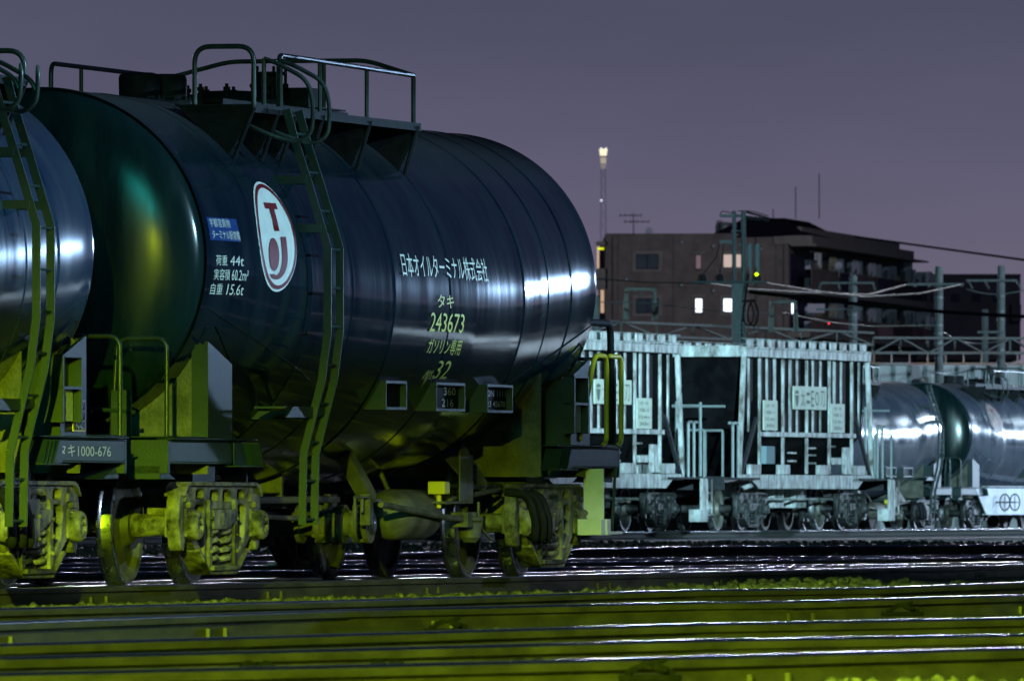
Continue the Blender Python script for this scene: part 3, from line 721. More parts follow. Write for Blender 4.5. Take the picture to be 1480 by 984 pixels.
    # ---- valves and manhole on the crown
    for i, (s, y) in enumerate(((2.65, .06), (3.02, -.04))):
        v = MB(); v.lathe([(-.03, .19), (.0, .19), (.01, .155), (.03, .155), (.16, .158), (.185, .15), (.20, .10), (.20, 0)], (s, y, 3.60), (0, 0, 1), 28)
        for k in range(10): w = 2 * PI * k / 10; v.lathe([(0, .014), (.03, .014)], (s + .172 * math.cos(w), y + .172 * math.sin(w), 3.60), (0, 0, 1), 6)
        v.build('vent_valve', 'black', root, offset=OFF)
    v = MB(); mo = (5.0, .02, 3.58)
    v.lathe([(-.06, .33), (.06, .33), (.06, .36), (.09, .36), (.10, .34), (.13, .31), (.155, .20), (.165, 0)], mo, (0, 0, 1), 36)
    for k in range(10):
        w = 2 * PI * k / 10 + .2; c = (mo[0] + .35 * math.cos(w), mo[1] + .35 * math.sin(w), mo[2] + .03)
        v.lathe([(0, .035), (.05, .035), (.05, .018), (.12, .018), (.12, .028), (.15, .028), (.15, .014), (.175, .014)], c, (0, 0, 1), 8)
    v.build('manhole', 'black', root, offset=OFF)
    v = MB(); vo = (5.25, -.22, 3.60)
    v.lathe([(-.04, .12), (.10, .12), (.10, .09), (.17, .09), (.17, .15), (.19, .15), (.20, .15), (.20, .095), (.26, .095), (.27, .13), (.29, .13), (.29, 0)], vo, (0, 0, 1), 24)
    for k in range(6): w = 2 * PI * k / 6; v.lathe([(.17, .014), (.34, .014)], (vo[0] + .13 * math.cos(w), vo[1] + .13 * math.sin(w), vo[2]), (0, 0, 1), 6)
    v.box(5.55, 5.95, -.45, -.20, 3.55, 3.78)
    v.build('relief_valve', 'black', root, bevel=.006, offset=OFF)
    # ---- card holders on the flank
    ch = []
    for s, w_ in ((4.55, .62), (6.05, .88), (7.62, .80)):
        b = MB(); y1 = -1.335
        b.box(s, s + .02, y1, -1.05, 1.30, 1.52); b.box(s + w_ - .02, s + w_, y1, -1.05, 1.30, 1.52)
        b.box(s + .02, s + w_ - .02, y1, -1.05, 1.50, 1.52); b.box(s + .02, s + w_ - .02, y1, -1.05, 1.30, 1.32)
        ho = b.build('card_holder', 'frame', root, offset=OFF)
        b = MB(); b.box(s + .02, s + w_ - .02, y1 + .05, y1 + .06, 1.32, 1.50); b.build('card_back', 'black', ho, offset=OFF)
        ch.append((s, w_, ho))
    # ---- underside: discharge pipe, reservoir, rods, brackets
    b = MB(); ps = 6.02
    b.tube([(ps, .95, .43), (ps, -.80, .43)], .095, 20)
    b.lathe([(-.82, .15), (-.78, .15)], (ps, 0, .43), (0, 1, 0), 24)
    for y in (-.72, -.60, -.42, -.26): b.lathe([(y - .02, .150), (y + .02, .150)], (ps, 0, .43), (0, 1, 0), 24)
    b.lathe([(-.60, .11), (-.56, .13), (-.50, .145), (-.44, .13), (-.42, .11)], (ps, 0, .43), (0, 1, 0), 20)
    b.tube([(ps, -.50, .50), (ps, -.50, .66)], .055, 14); b.lathe([(.60, .075), (.64, .075)], (ps, -.5, 0), (0, 0, 1), 8)
    for k in range(8):
        w = 2 * PI * k / 8
        for y in (-.72, -.42): b.lathe([(y - .045, .016), (y + .045, .016)], (ps + .128 * math.cos(w), 0, .43 + .128 * math.sin(w)), (0, 1, 0), 6)
    b.build('discharge_pipe', 'under', root, offset=OFF)
    b = MB(); b.lathe([(-.02, .083), (0, .083), (.004, .07), (.004, 0)], (ps, -.845, .43), (0, -1, 0), 20); b.build('discharge_cap', 'steel', root, offset=OFF)
    b = MB(); rx = 7.05
    b.lathe([(-.26, 0), (-.255, .06), (-.22, .13), (-.15, .18), (-.05, .20), (.75, .20), (.85, .18), (.92, .13), (.95, 0)], (rx, -.72, .50), (1, 0, 0), 28)
    b.build('air_reservoir', 'under', root, offset=OFF)
    def brk(*fn):
        b = MB()
        for f in fn: f(b)
        b.build('mounting_bracket', 'under', root, bevel=.004, offset=OFF)
    brk(lambda b: b.tube([(7.3, -.62, .68), (7.3, -.5, .95)], .02, 7))
    brk(lambda b: b.box(8.12, 8.52, -.985, -.97, .60, .97), lambda b: b.box(7.6, 8.5, -.99, -.70, .585, .605))
    brk(lambda b: b.beam((5.35, -.78, .98), (5.74, -.88, .62), .10, .12, up=(0, 1, 0)), lambda b: b.box(5.70, 5.95, -.93, -.80, .60, .625), lambda b: b.box(5.62, 5.72, -.92, -.84, .42, .66))
    brk(lambda b: b.box(5.2, 5.65, -.92, -.90, .63, .645), lambda b: b.box(5.24, 5.27, -.91, -.89, .40, .64), lambda b: b.box(5.45, 5.48, -.91, -.89, .52, .64))
    brk(lambda b: b.beam((8.9, -.78, 1.02), (9.3, -.88, .70), .14, .02, up=(0, 1, 0))); brk(lambda b: b.beam((9.0, -.60, 1.05), (9.45, -.80, .70), .16, .02, up=(0, 1, 0)))
    for q in (2.6, 3.6, 4.6):
        brk(lambda b: b.box(q, q + .05, -.50, -.30, .55, .82), lambda b: b.box(q - .05, q + .10, -.52, -.48, .55, .58))
    b = MB()
    b.tube(bend([(5.9, -.93, .58), (7.9, -.96, .47), (8.25, -.96, .47)], .1), .026, 9)
    b.tube([(2.2, -.40, .60), (5.4, -.70, .62)], .028, 8); b.tube([(1.9, -.3, .42), (3.8, -.3, .50), (5.3, -.5, .47)], .02, 8)
    b.tube([(7.7, -.9, .72), (9.9, -.85, .72), (10.2, -.7, .74)], .022, 8); b.tube([(8.0, -.93, .62), (9.7, -.9, .70)], .02, 8)
    b.tube([(8.7, -.98, .60), (8.7, -.98, .42), (9.0, -1.0, .30), (9.08, -1.0, .30)], .012, 7)
    b.tube([(3.2, .2, .75), (8.2, .2, .75)], .03, 8)
    b.build('brake_piping', 'under', root, offset=OFF)
    b = MB(); b.box(7.58, 7.74, -1.0, -.86, .66, .76); b.tube([(7.66, -.93, .55), (7.66, -.93, .66)], .02, 8); b.build('valve_box', 'yellow', root, bevel=.008, offset=OFF)
    b = MB()
    b.lathe([(.28, .05), (.32, .09), (.44, .09), (.45, .11), (.48, .11), (.48, .06), (.52, .06)], (8.55, -.95, 0), (0, 0, 1), 16)
    b.box(8.22, 8.36, -1.02, -.88, .40, .52); b.lathe([(-.10, .05), (.10, .05)], (8.32, -.95, .47), (1, 0, 0), 12)
    b.build('control_valve', 'under', root, bevel=.006, offset=OFF)
    b = MB()
    for q in (9.55, 9.80, 9.98): b.tube(bend([(q, -.98, .68), (q + .02, -1.16, .66), (q + .05, -1.22, .45), (q + .10, -1.20, .30), (q + .18, -1.16, .33), (q + .2, -1.12, .50)], .12), .033, 9)
    b.build('air_hose', 'black', root, offset=OFF)
    b = MB()
    b.box(10.15, 10.50, -1.15, -1.12, .28, .62)
    for q in (10.2, 10.32, 10.45):
        for z in (.34, .5): b.lathe([(-1.17, .016), (-1.15, .016)], (q, 0, z), (0, 1, 0), 6)
    b.tube([(10.1, -1.14, .67), (10.55, -1.14, .67)], .025, 8); b.box(10.05, 10.2, -1.17, -1.1, .62, .70)
    b.build('load_sensor', 'bogie', root, bevel=.004, offset=OFF)
    # ---- optional full-length side sill (older wagons behind)
    if sill:
        b = MB()
        for sd in (-1, 1):
            b.box(1.35, 10.2, *sorted((sd * 1.20, sd * 1.17)), .42, 1.04); b.box(1.30, 10.25, *sorted((sd * 1.27, sd * 1.10)), 1.072, 1.09); b.box(1.30, 10.25, *sorted((sd * 1.26, sd * 1.12)), .395, .418)
            b.prism([(.35, 1.03), (1.34, 1.03), (1.34, .42)], 'xz', *sorted((sd * 1.205, sd * 1.185)))
        ss_ = b.build('side_sill', 'fence', root, offset=OFF)
        for q in (2.3, 3.25):
            hw = MB(); c0 = Vector((q, -1.42, .70)); pts = [(q, -1.42 + .0, .70)]
            ring = [(q + .17 * math.sin(2 * PI * k / 20) * .5, -1.42 + .17 * math.sin(2 * PI * k / 20) * .86, .70 + .20 * math.cos(2 * PI * k / 20)) for k in range(21)]
            hw.tube(ring, .016, 6, cap=False)
            for k in range(0, 20, 5): hw.tube([(q, -1.42, .70), ring[k]], .010, 5)
            hw.tube([(q, -1.42, .70), (q, -1.20, .70)], .02, 6); hw.build('brake_wheel', 'black', root, offset=OFF)
    # ---- step ladder hanging from one end
    if step:
        b = MB()
        b.box(11.52, 11.545, -1.30, -1.13, .36, .87); b.box(11.36, 11.50, -1.32, -1.12, .33, .46); b.box(11.50, 11.62, -1.335, -1.31, .33, .46)
        b.box(11.5, 12.0, -1.34, -1.10, .335, .36)
        b.build('step_plate', 'white', root, bevel=.004, offset=OFF)
        b = MB(); b.beam((11.88, -1.16, .88), (11.88, -1.16, .36), .05, .02, up=(1, 0, 0)); b.beam((12.12, -1.25, .88), (12.0, -1.25, .36), .02, .02); b.beam((11.6, -1.22, .62), (12.1, -1.22, .62), .015, .015)
        b.build('step_hanger', 'frame', root, offset=OFF)
        b = MB(); b.tube(bend([(11.2, -1.17, 2.06), (12.28, -1.17, 2.06), (12.28, -1.17, 1.07)], .14, 7), .030, 10); b.build('handrail', 'black', root, offset=OFF)
        for s0, s1 in ((11.62, 12.02), (12.12, 12.52)):
            b = MB(); b.tube(bend([(s0 if s0 > 12 else 11.1, -1.2, 1.78 if s0 > 12 else 1.10), (s0, -1.2, 1.79), (s1, -1.2, 1.79), (s1, -1.2, 1.09), (s1 - .12, -1.2, 1.06)], .10, 6), .021, 9); b.build('handrail', 'yellow', root, offset=OFF)  # yellow lamp light on these loops put into their colour
    # ---- writing
    if lettering:
        plq = MB(); sa, sb = -.02, .66
        vs = [on_tank(sa + (sb - sa) * i / 4 + (-.02), 2.655 - .165 * j / 4, .005) for j in range(5) for i in range(5)]
        plq.add(vs, [(j * 5 + i, j * 5 + i + 1, j * 5 + i + 6, j * 5 + i + 5) for j in range(4) for i in range(4)])
        po = plq.build('name_plate', 'plaque', root, offset=OFF)
        t = MB(); f = lambda u, v: on_tank(u, v, .010)
        add_text(t, '宇都宮貨物', f, .0, .46, 2.585, 2.648); add_text(t, 'ターミナル駅常備', f, .01, .63, 2.500, 2.565)
        t.build('lettering', 'letter', po, offset=OFF)
        t = MB()
        for a, c, u0, u1, z0, z1 in (('荷重', '44t', .05, .66, 2.31, 2.385), ('実容積', '60.2m³', .02, .76, 2.205, 2.285), ('自重', '15.6t', -.02, .68, 2.10, 2.18)):
            add_text(t, a, f, u0, u0 + (.25 if len(a) == 2 else .34), z0, z1); add_text(t, c, f, u1 - (.30 if len(c) == 3 else .36), u1, z0 + .003, z1, .12)
        add_text(t, '日本オイルターミナル株式会社', f, 4.66, 7.28, 2.31, 2.49)
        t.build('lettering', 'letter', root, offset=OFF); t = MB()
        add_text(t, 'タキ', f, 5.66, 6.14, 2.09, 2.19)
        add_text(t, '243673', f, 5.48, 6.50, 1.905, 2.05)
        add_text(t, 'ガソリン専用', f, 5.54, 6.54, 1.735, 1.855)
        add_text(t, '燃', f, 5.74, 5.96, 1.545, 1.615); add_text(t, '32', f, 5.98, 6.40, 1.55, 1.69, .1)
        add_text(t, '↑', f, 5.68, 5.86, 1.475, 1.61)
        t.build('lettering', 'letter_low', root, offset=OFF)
        t = MB(); g = lambda s_: (lambda u, v: (u, -1.29, v))
        add_text(t, '360', g(0), 6.45, 6.80, 1.425, 1.485); add_text(t, '216', g(0), 6.38, 6.74, 1.335, 1.395)
        t.build('card_lettering', 'letter', ch[1][2], offset=OFF)
        t = MB(); add_text(t, '20N 1111', g(0), 7.72, 8.36, 1.425, 1.475); add_text(t, '123 45670', g(0), 7.72, 8.34, 1.345, 1.390); t.build('card_lettering', 'letter', ch[2][2], offset=OFF)
        emblem(root, 1.50, 2.545, .44, .405, .10)
        t = MB(); t.box(1.58, 1.86, -.985, -.975, 3.36, 3.45); po = t.build('inspection_tag', 'letter', wk, offset=OFF)
        t = MB(); add_text(t, '前回検査', lambda u, v: (u, -.990, v), 1.60, 1.84, 3.38, 3.43); t.build('lettering', 'black', po, offset=OFF)
    if end_text:
        t = MB(); add_text(t, end_text, lambda u, v: (u, -1.206, v), 10.75, 12.05, .915, 1.0); t.build('lettering', 'letter', root, offset=OFF)
    if cards or step:
        b = MB()
        b.box(10.55, 10.58, -1.30, -1.206, 1.15, 1.62); b.box(11.0, 11.03, -1.30, -1.206, 1.15, 1.62); b.box(10.55, 11.03, -1.30, -1.206, 1.60, 1.62); b.box(10.55, 11.03, -1.30, -1.206, 1.38, 1.40)
        ho = b.build('card_holder', 'frame', root, offset=OFF)
        b = MB(); b.box(10.66, 10.92, -1.26, -1.25, 1.16, 1.375); b.build('card', 'letter', ho, offset=OFF)
    if cards:
        b = MB(); b.box(11.06, 11.36, -1.222, -1.212, 1.09, 1.31); co = b.build('warning_card', 'yellow', root, offset=OFF)
        t = MB()
        for k in range(3): t.box(11.085, 11.335, -1.225, -1.2225, 1.10 + k * .07, 1.155 + k * .07)
        bo = t.build('card_panel', 'black', co, offset=OFF)
        t = MB()
        for k, w in enumerate(('N4II', 'D-27', 'B-27')): add_text(t, w, lambda u, v: (u, -1.227, v), 11.11, 11.31, 1.105 + k * .07, 1.15 + k * .07)
        t.build('card_lettering', 'letter', co, offset=OFF)
    return root

def place(root, s, z=0.0):
    x, y = trk(s, 0); root.location = (x, y, z); root.rotation_euler = (0, 0, PI / 2 - THM)
GT = 'tank wagons standing in the yard'
main = tank_wagon('big dark blue-black tank wagon with an oval emblem, company lettering and number 243673', GT, lettering=True, step=True, ladder=(2.1,))
place(main, SCEN)
left = tank_wagon('blue tank wagon cut off by the left edge, 1000-676 written on its frame', GT, paint='tank_blue', ladder=(9.08,), flip=True, end_text='タキ1000-676', cards=True)
place(left, SCEN - 14.5)

# ------------------------------------------------------------------ hopper wagons on the far track
def hopper(label, sign):
    root = empty('hopper_wagon'); tag(root, label, 'hopper wagon', 'hopper wagons on the far track')
    LN = 9.5; O = (-LN / 2, 0, 0)
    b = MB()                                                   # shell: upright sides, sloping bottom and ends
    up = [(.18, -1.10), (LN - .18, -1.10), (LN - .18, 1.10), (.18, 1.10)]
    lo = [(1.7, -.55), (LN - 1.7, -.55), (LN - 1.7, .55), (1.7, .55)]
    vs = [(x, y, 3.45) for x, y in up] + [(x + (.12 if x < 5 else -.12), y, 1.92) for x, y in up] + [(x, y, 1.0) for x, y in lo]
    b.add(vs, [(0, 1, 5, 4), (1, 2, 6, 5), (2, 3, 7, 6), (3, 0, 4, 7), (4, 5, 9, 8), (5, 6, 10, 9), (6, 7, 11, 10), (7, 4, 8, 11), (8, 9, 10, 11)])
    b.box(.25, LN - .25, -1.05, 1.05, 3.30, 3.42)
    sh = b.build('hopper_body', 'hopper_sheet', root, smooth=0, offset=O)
    b = MB()
    for y in (-1, 1):
        b.box(0, LN, *sorted((y * 1.22, y * 1.08)), 3.40, 3.60); b.box(0, LN, *sorted((y * 1.24, y * 1.22)), 3.56, 3.60)
        b.box(-.02, LN + .02, *sorted((y * 1.20, y * 1.12)), 3.745, 3.765)
        for k in range(12): b.box(.12 + k * .785, .12 + k * .785 + .46, *sorted((y * 1.20, y * 1.17)), 3.60, 3.745)
    for x in (0, LN - .12): b.box(x, x + .12, -1.10, 1.10, 3.40, 3.62)
    b.build('top_rim', 'hopper', root, bevel=.01, offset=O)
    for y in (-1, 1):
        for s in (1.32, 3.06, 4.86, 6.60, 8.34):
            b = MB(); b.box(s - .05, s + .05, *sorted((y * 1.14, y * 1.09)), 1.12, 3.40); b.build('side_post', 'hopper', root, bevel=.012, offset=O)
        for s in (1.9, 2.48, 3.64, 4.17, 5.38, 5.96, 7.02, 7.55, .55, 8.95):
            b = MB(); w = .10 if int(s * 10) % 2 else .14
            b.prism([(s - w / 2 - .02, y * 1.09), (s - w / 2, y * 1.118), (s + w / 2, y * 1.118), (s + w / 2 + .02, y * 1.09)], 'xy', 1.94, 3.40); b.build('side_rib', 'hopper', root, bevel=.008, offset=O)
        b = MB(); b.box(1.2, 8.46, *sorted((y * 1.18, y * 1.157)), 1.85, 1.94); b.build('waist_rail', 'hopper', root, bevel=.006, offset=O)
        b = MB(); b.prism([(-.3, 1.10), (9.8, 1.10), (9.8, .98), (8.95, .98), (8.5, .82), (1.0, .82), (.5, .98), (-.3, .98)], 'xz', *sorted((y * 1.20, y * 1.12)))
        for s in (.4, 2.6, 5.6, 8.4): b.box(s, s + .75, *sorted((y * 1.19, y * 1.10)), 1.103, 1.30)
        b.build('side_sill', 'hopper', root, bevel=.01, offset=O)
        for e in (0, 1):
            f = (lambda s: s) if e == 0 else (lambda s: LN - s)
            b = MB(); b.beam((f(.05), y * 1.15, 3.40), (f(-.32), y * 1.15, 1.10), .10, .08, up=(0, 1, 0)); b.build('corner_post', 'hopper', root, offset=O)
            b = MB(); b.beam((f(.95), y * 1.15, 2.2), (f(-.2), y * 1.15, 1.05), .09, .06, up=(0, 1, 0)); b.build('end_strut', 'black', root, offset=O)
    for e in (0, 1):
        f = (lambda s: s) if e == 0 else (lambda s: LN - s)
        b = MB()
        b.box(*sorted((f(-1.75), f(.9))), -1.25, 1.25, 1.00, 1.04); b.box(*sorted((f(-1.78), f(-1.72))), -1.25, 1.25, .80, 1.06); b.box(*sorted((f(-1.75), f(1.5))), -.2, .2, .70, 1.0)
        b.box(*sorted((f(-2.2), f(-1.7))), -.1, .1, .78, .96)
        b.build('end_platform', 'black', root, offset=O)
        b = MB()
        for s_ in (-.55, -.95): b.tube(bend([(f(s_), -1.2, 1.04), (f(s_), -1.2, 2.1), (f(s_ - .25), -1.2, 2.1)], .08), .028, 7)
        b.tube([(f(-1.5), -.7, 1.04), (f(-1.5), -.7, 2.5)], .03, 7); b.tube([(f(-1.5), -1.2, 2.42), (f(-1.5), .3, 2.42)], .025, 6)
        for q in (-1.2, -.85): b.tube([(f(-1.68), q, 1.04), (f(-1.68), q, 1.95)], .025, 6)
        b.tube([(f(-1.68), -1.2, 1.95), (f(-1.68), -.85, 1.95)], .025, 6)
        b.build('end_railing', 'galv', root, offset=O)
    b = MB(); b.box(LN + 1.15, LN + 1.45, -1.32, -1.26, .38, 1.02); b.box(LN + .95, LN + 1.45, -1.34, -1.10, .18, .42); b.box(LN + 1.4, LN + 2.0, -1.32, -1.14, .30, .33)
    b.beam((LN + 1.62, -1.28, 1.0), (LN + 1.62, -1.28, .33), .03, .02); b.beam((LN + 1.95, -1.28, 1.0), (LN + 1.95, -1.28, .33), .03, .02); b.box(LN + 1.62, LN + 1.95, -1.29, -1.27, .72, .75)
    b.build('foot_step', 'hopper', root, bevel=.006, offset=O)
    b = MB(); b.box(1.46, 2.1, -1.22, -1.10, 1.31, 1.66); b.build('brake_cabinet', 'teal', root, bevel=.01, offset=O)
    b = MB(); b.box(7.55, 7.88, -1.22, -1.12, 1.12, 1.66); b.box(6.62, 7.2, -1.215, -1.14, 1.31, 1.45); b.build('card_holder', 'hopper', root, bevel=.01, offset=O)
    b = MB()
    for s, z in ((2.3, 1.45), (2.3, 1.38), (4.0, 1.52), (4.0, 1.36), (5.5, 1.62), (5.5, 1.48), (5.5, 1.32), (7.0, 1.66)): b.box(s, s + .6, -.98, -.95, z, z + .035)
    b.tube([(1.5, -.9, .62), (8.2, -.9, .62)], .03, 7); b.box(3.5, 4.3, -.8, .8, .45, .95); b.box(5.2, 6.0, -.8, .8, .45, .95)
    b.build('chute_gear', 'hopper', root, offset=O)
    for nm, s0, s1, z0, z1 in (('name_board', 3.62, 6.15, 2.40, 2.86), ('data_panel', 1.40, 2.42, 1.97, 2.56), ('data_panel', 6.52, 7.55, 1.95, 2.53)):
        b = MB(); b.box(s0, s1, -1.185, -1.16, z0, z1); p = b.build(nm, 'sign', root, bevel=.004, offset=O)
        t = MB(); f = lambda u, v: (u, -1.188, v)
        if nm == 'name_board':
            t.lathe([(0, .0), (.0, .0)], (0, 0, 0)) if False else None
            t.prism([(3.74, 2.68), (4.02, 2.68), (3.96, 2.50), (3.88, 2.44), (3.80, 2.50)], 'xz', -1.189, -1.187)
            t.add([f(3.88 + .15 * math.cos(PI * k / 10), 2.71 + .07 * math.sin(PI * k / 10)) for k in range(11)], [tuple(range(11))])
            add_text(t, '太', f, 4.16, 4.52, 2.46, 2.78); add_text(t, '=', f, 4.60, 4.86, 2.52, 2.74); add_text(t, 'E', f, 4.95, 5.18, 2.46, 2.78); add_text(t, 'O', f, 5.26, 5.56, 2.48, 2.76); add_text(t, '刀', f, 5.66, 6.0, 2.46, 2.78)
        else:
            for k, wd in enumerate(('30t', '15.4m', '荷重 35', 'ホキ')): add_text(t, wd, f, s0 + .15, s1 - .2, z0 + .06 + k * .13, z0 + .13 + k * .13)
        t.build('lettering', 'signink', p, smooth=0, offset=O, recalc=False)
    for sc in (.95, LN - .95):
        fr = make_bogie(root, sc + SCEN - LN / 2, 'bogiedark')
    return root
M['sign'] = material('sign_board', (.40, .44, .36), .5, 0, (.28, .31, .27), 5, .6)
M['signink'] = material('sign_ink', (.06, .08, .07), .6)
THH = R(16.5); HX, HY, HZ = 4.66, 241.0, .04
def place_on(root, x0, y0, th, along, half, z):     # near-side corner at (x0, y0), moved along the track, half width to the far side
    sx, cx = math.sin(th), math.cos(th)
    root.location = (x0 + sx * along - cx * half, y0 + cx * along + sx * half, z); root.rotation_euler = (0, 0, PI / 2 - th)
h2 = hopper('rusty ribbed hopper wagon with a yellow-green name board, nearer the far tank wagons', 0); place_on(h2, HX, HY, THH, 4.75, 1.30, HZ)
h1 = copy_tree(h2); h1['label'] = 'ribbed hopper wagon partly behind the end handrails of the big tank wagon'; place_on(h1, HX, HY, THH, 4.75 - 14.2, 1.30, HZ)
for dy in (-.565, .565):
    sx, cx = math.sin(THH), math.cos(THH); ox, oy = HX - cx * 1.3, HY + sx * 1.3
    rail([(ox + sx * a - cx * dy, oy + cx * a + sx * dy) for a in (-70, 45)], HZ, 'near rail under the two hopper wagons' if dy < 0 else 'far rail under the two hopper wagons', 'rails across the yard', 'raildark')
THT = .30; TX, TY, TZ = 11.15, 299.0, -.10
t2 = tank_wagon('far pale blue tank wagon at the right edge, white side sill with two brake wheels', GT, paint='tank_far', ladder=(10.0,), sill=True)
emblem(t2, 1.9, 2.75, .50, .36, .02, 'trim')
def far_place(r, along):
    sx, cx = math.sin(THT), math.cos(THT)
    a = along + SCEN - S0; r.location = (TX + sx * a - cx * 1.247, TY + cx * a + sx * 1.247, TZ); r.rotation_euler = (0, 0, PI / 2 - THT)
far_place(t2, 0)
t1 = copy_tree(t2, skip=('emblem', 'side_sill', 'brake_wheel')); t1['label'] = 'far pale blue tank wagon seen between the hopper and the wagon with brake wheels'; far_place(t1, -14.3)
sx, cx = math.sin(THT), math.cos(THT)
for dy in (-.565, .565):
    rail([(TX - cx * 1.247 + sx * a - cx * dy, TY + sx * 1.247 + cx * a + sx * dy) for a in (-80, 60)], TZ, 'near rail under the far pale tank wagons' if dy < 0 else 'far rail under the far pale tank wagons', 'rails across the yard', 'raildark')

# ------------------------------------------------------------------ background, built at its own distance
def pbox(b, x0, y0, x1, y1, Y, dep=.3):      # a box whose front spans a pixel rectangle at distance Y
    p = at(x0, y1, Y); q = at(x1, y0, Y); b.box(p.x, q.x, Y, Y + dep, p.z, q.z)
YB = 850.0
def base(px, Y): p = at(px, 400, Y); return (p.x, Y, -.42)
def thing(name, label, cat, px, Y, group=None):
    o = empty(name, base(px, Y)); return tag(o, label, cat, group)
def bpart(b, name, mat, root, **k):
    l = root.location; return b.build(name, mat, root, offset=(-l.x, -l.y, -l.z), **k)

ap = thing('apartment_building', 'brown tiled apartment block with lit windows and coloured balcony panels', 'building', 1140, YB)
C = at(1140, 400, YB); PD = Vector((11.4, 70.0)).normalized()
def uface(px):                               # distance along the receding face for a pixel column
    k = (px - 740) / FPX; return (k * YB - C.x) / (PD.x - k * PD.y)
def fp(u, off, z): return (C.x + PD.x * u + PD.y * off, YB + PD.y * u - PD.x * off, z)      # off: outwards from the face
def fbox(b, u0, u1, o0, o1, z0, z1):
    vs = [fp(u, o, z) for z in (z0, z1) for u, o in ((u0, o0), (u1, o0), (u1, o1), (u0, o1))]
    b.add(vs, [(3, 2, 1, 0), (4, 5, 6, 7), (0, 1, 5, 4), (1, 2, 6, 5), (2, 3, 7, 6), (3, 0, 4, 7)])
zb = lambda py: CAMZ + (HOR - py) / FPX * YB
b = MB(); xl = at(875, 400, YB).x
b.prism([(xl, YB), (C.x, YB), (C.x + PD.x * 66, YB + PD.y * 66), (xl, YB + 66)], 'xy', -.42, zb(338))
b.prism([(xl - .02, YB - .05), (C.x + .05, YB - .05), (C.x + PD.x * 2, YB + PD.y * 2), (xl - .02, YB + 3)], 'xy', zb(341), zb(337.5))
bpart(b, 'wall', 'brick', ap, smooth=0)
b = MB()
for px in (893, 973, 1121): pbox(b, px - .3, 340, px + .3, 520, YB - .015, .03)
bpart(b, 'expansion_joint', 'darkroof', ap, smooth=0)
def window(x0, y0, x1, y1, glass, frame=True, split=True):
    f = MB()
    if frame:
        pbox(f, x0 - 5, y0 - 4, x1 + 5, y0, YB - .10, .18); pbox(f, x0 - 5, y1, x1 + 5, y1 + 3.5, YB - .10, .18); pbox(f, x0 - 5, y0, x0, y1, YB - .10, .18); pbox(f, x1, y0, x1 + 5, y1, YB - .10, .18)
    else: pbox(f, x0 - 4, y0 - 4, x1 + 4, y0 - 1.5, YB - .15, .2)
    w = bpart(f, 'window', 'trim', ap, smooth=0)
    d = MB(); t = .9
    pbox(d, x0, y0, x1, y0 + t, YB - .06, .1); pbox(d, x0, y1 - t * 2, x1, y1, YB - .06, .1); pbox(d, x0, y0 + t, x0 + t, y1 - 2 * t, YB - .06, .1); pbox(d, x1 - t, y0 + t, x1, y1 - 2 * t, YB - .06, .1)
    if split: pbox(d, (x0 + x1) / 2 - .6, y0 + t, (x0 + x1) / 2 + .6, y1 - 2 * t, YB - .06, .1)
    o = bpart(d, 'sash', 'navy', ap, smooth=0); o.parent = w; o.location = (0, 0, 0)
    g = MB(); pbox(g, x0 + t, y0 + t, x1 - t, y1 - 2 * t, YB - .03, .05); o = bpart(g, 'pane', glass, ap, smooth=0); o.parent = w
window(919, 367, 952, 389, 'window'); window(919, 431, 952, 453, 'window')
window(1005, 368, 1014, 390, 'litpink', False, False); window(1004.5, 431, 1015.5, 453, 'lit', False, False)
window(1045, 367, 1072, 388, 'litwarm'); window(1045, 431, 1079, 452, 'lit')
for px, py in ((1031, 356), (1031, 420), (985, 350), (985, 412), (905, 404), (1100, 360), (1100, 425)):
    b = MB(); c = at(px, py, YB); b.lathe([(0, .16), (.12, .16), (.2, .08), (.2, 0)], (c.x, YB, c.z), (0, -1, 0), 12); bpart(b, 'vent_hood', 'galv', ap)
for px in (886, 1093, 1133):
    b = MB(); c = at(px, 340, YB); b.tube([(c.x, YB - .12, zb(342)), (c.x, YB - .12, 0)], .06, 8); bpart(b, 'downpipe', 'gantry', ap)
b = MB(); pbox(b, 875.5, 356, 1140, 357, YB - .03, .05); pbox(b, 875.5, 398, 1140, 399, YB - .03, .05); pbox(b, 875.5, 461, 1140, 462, YB - .03, .05); bpart(b, 'string_course', 'brick', ap, smooth=0)
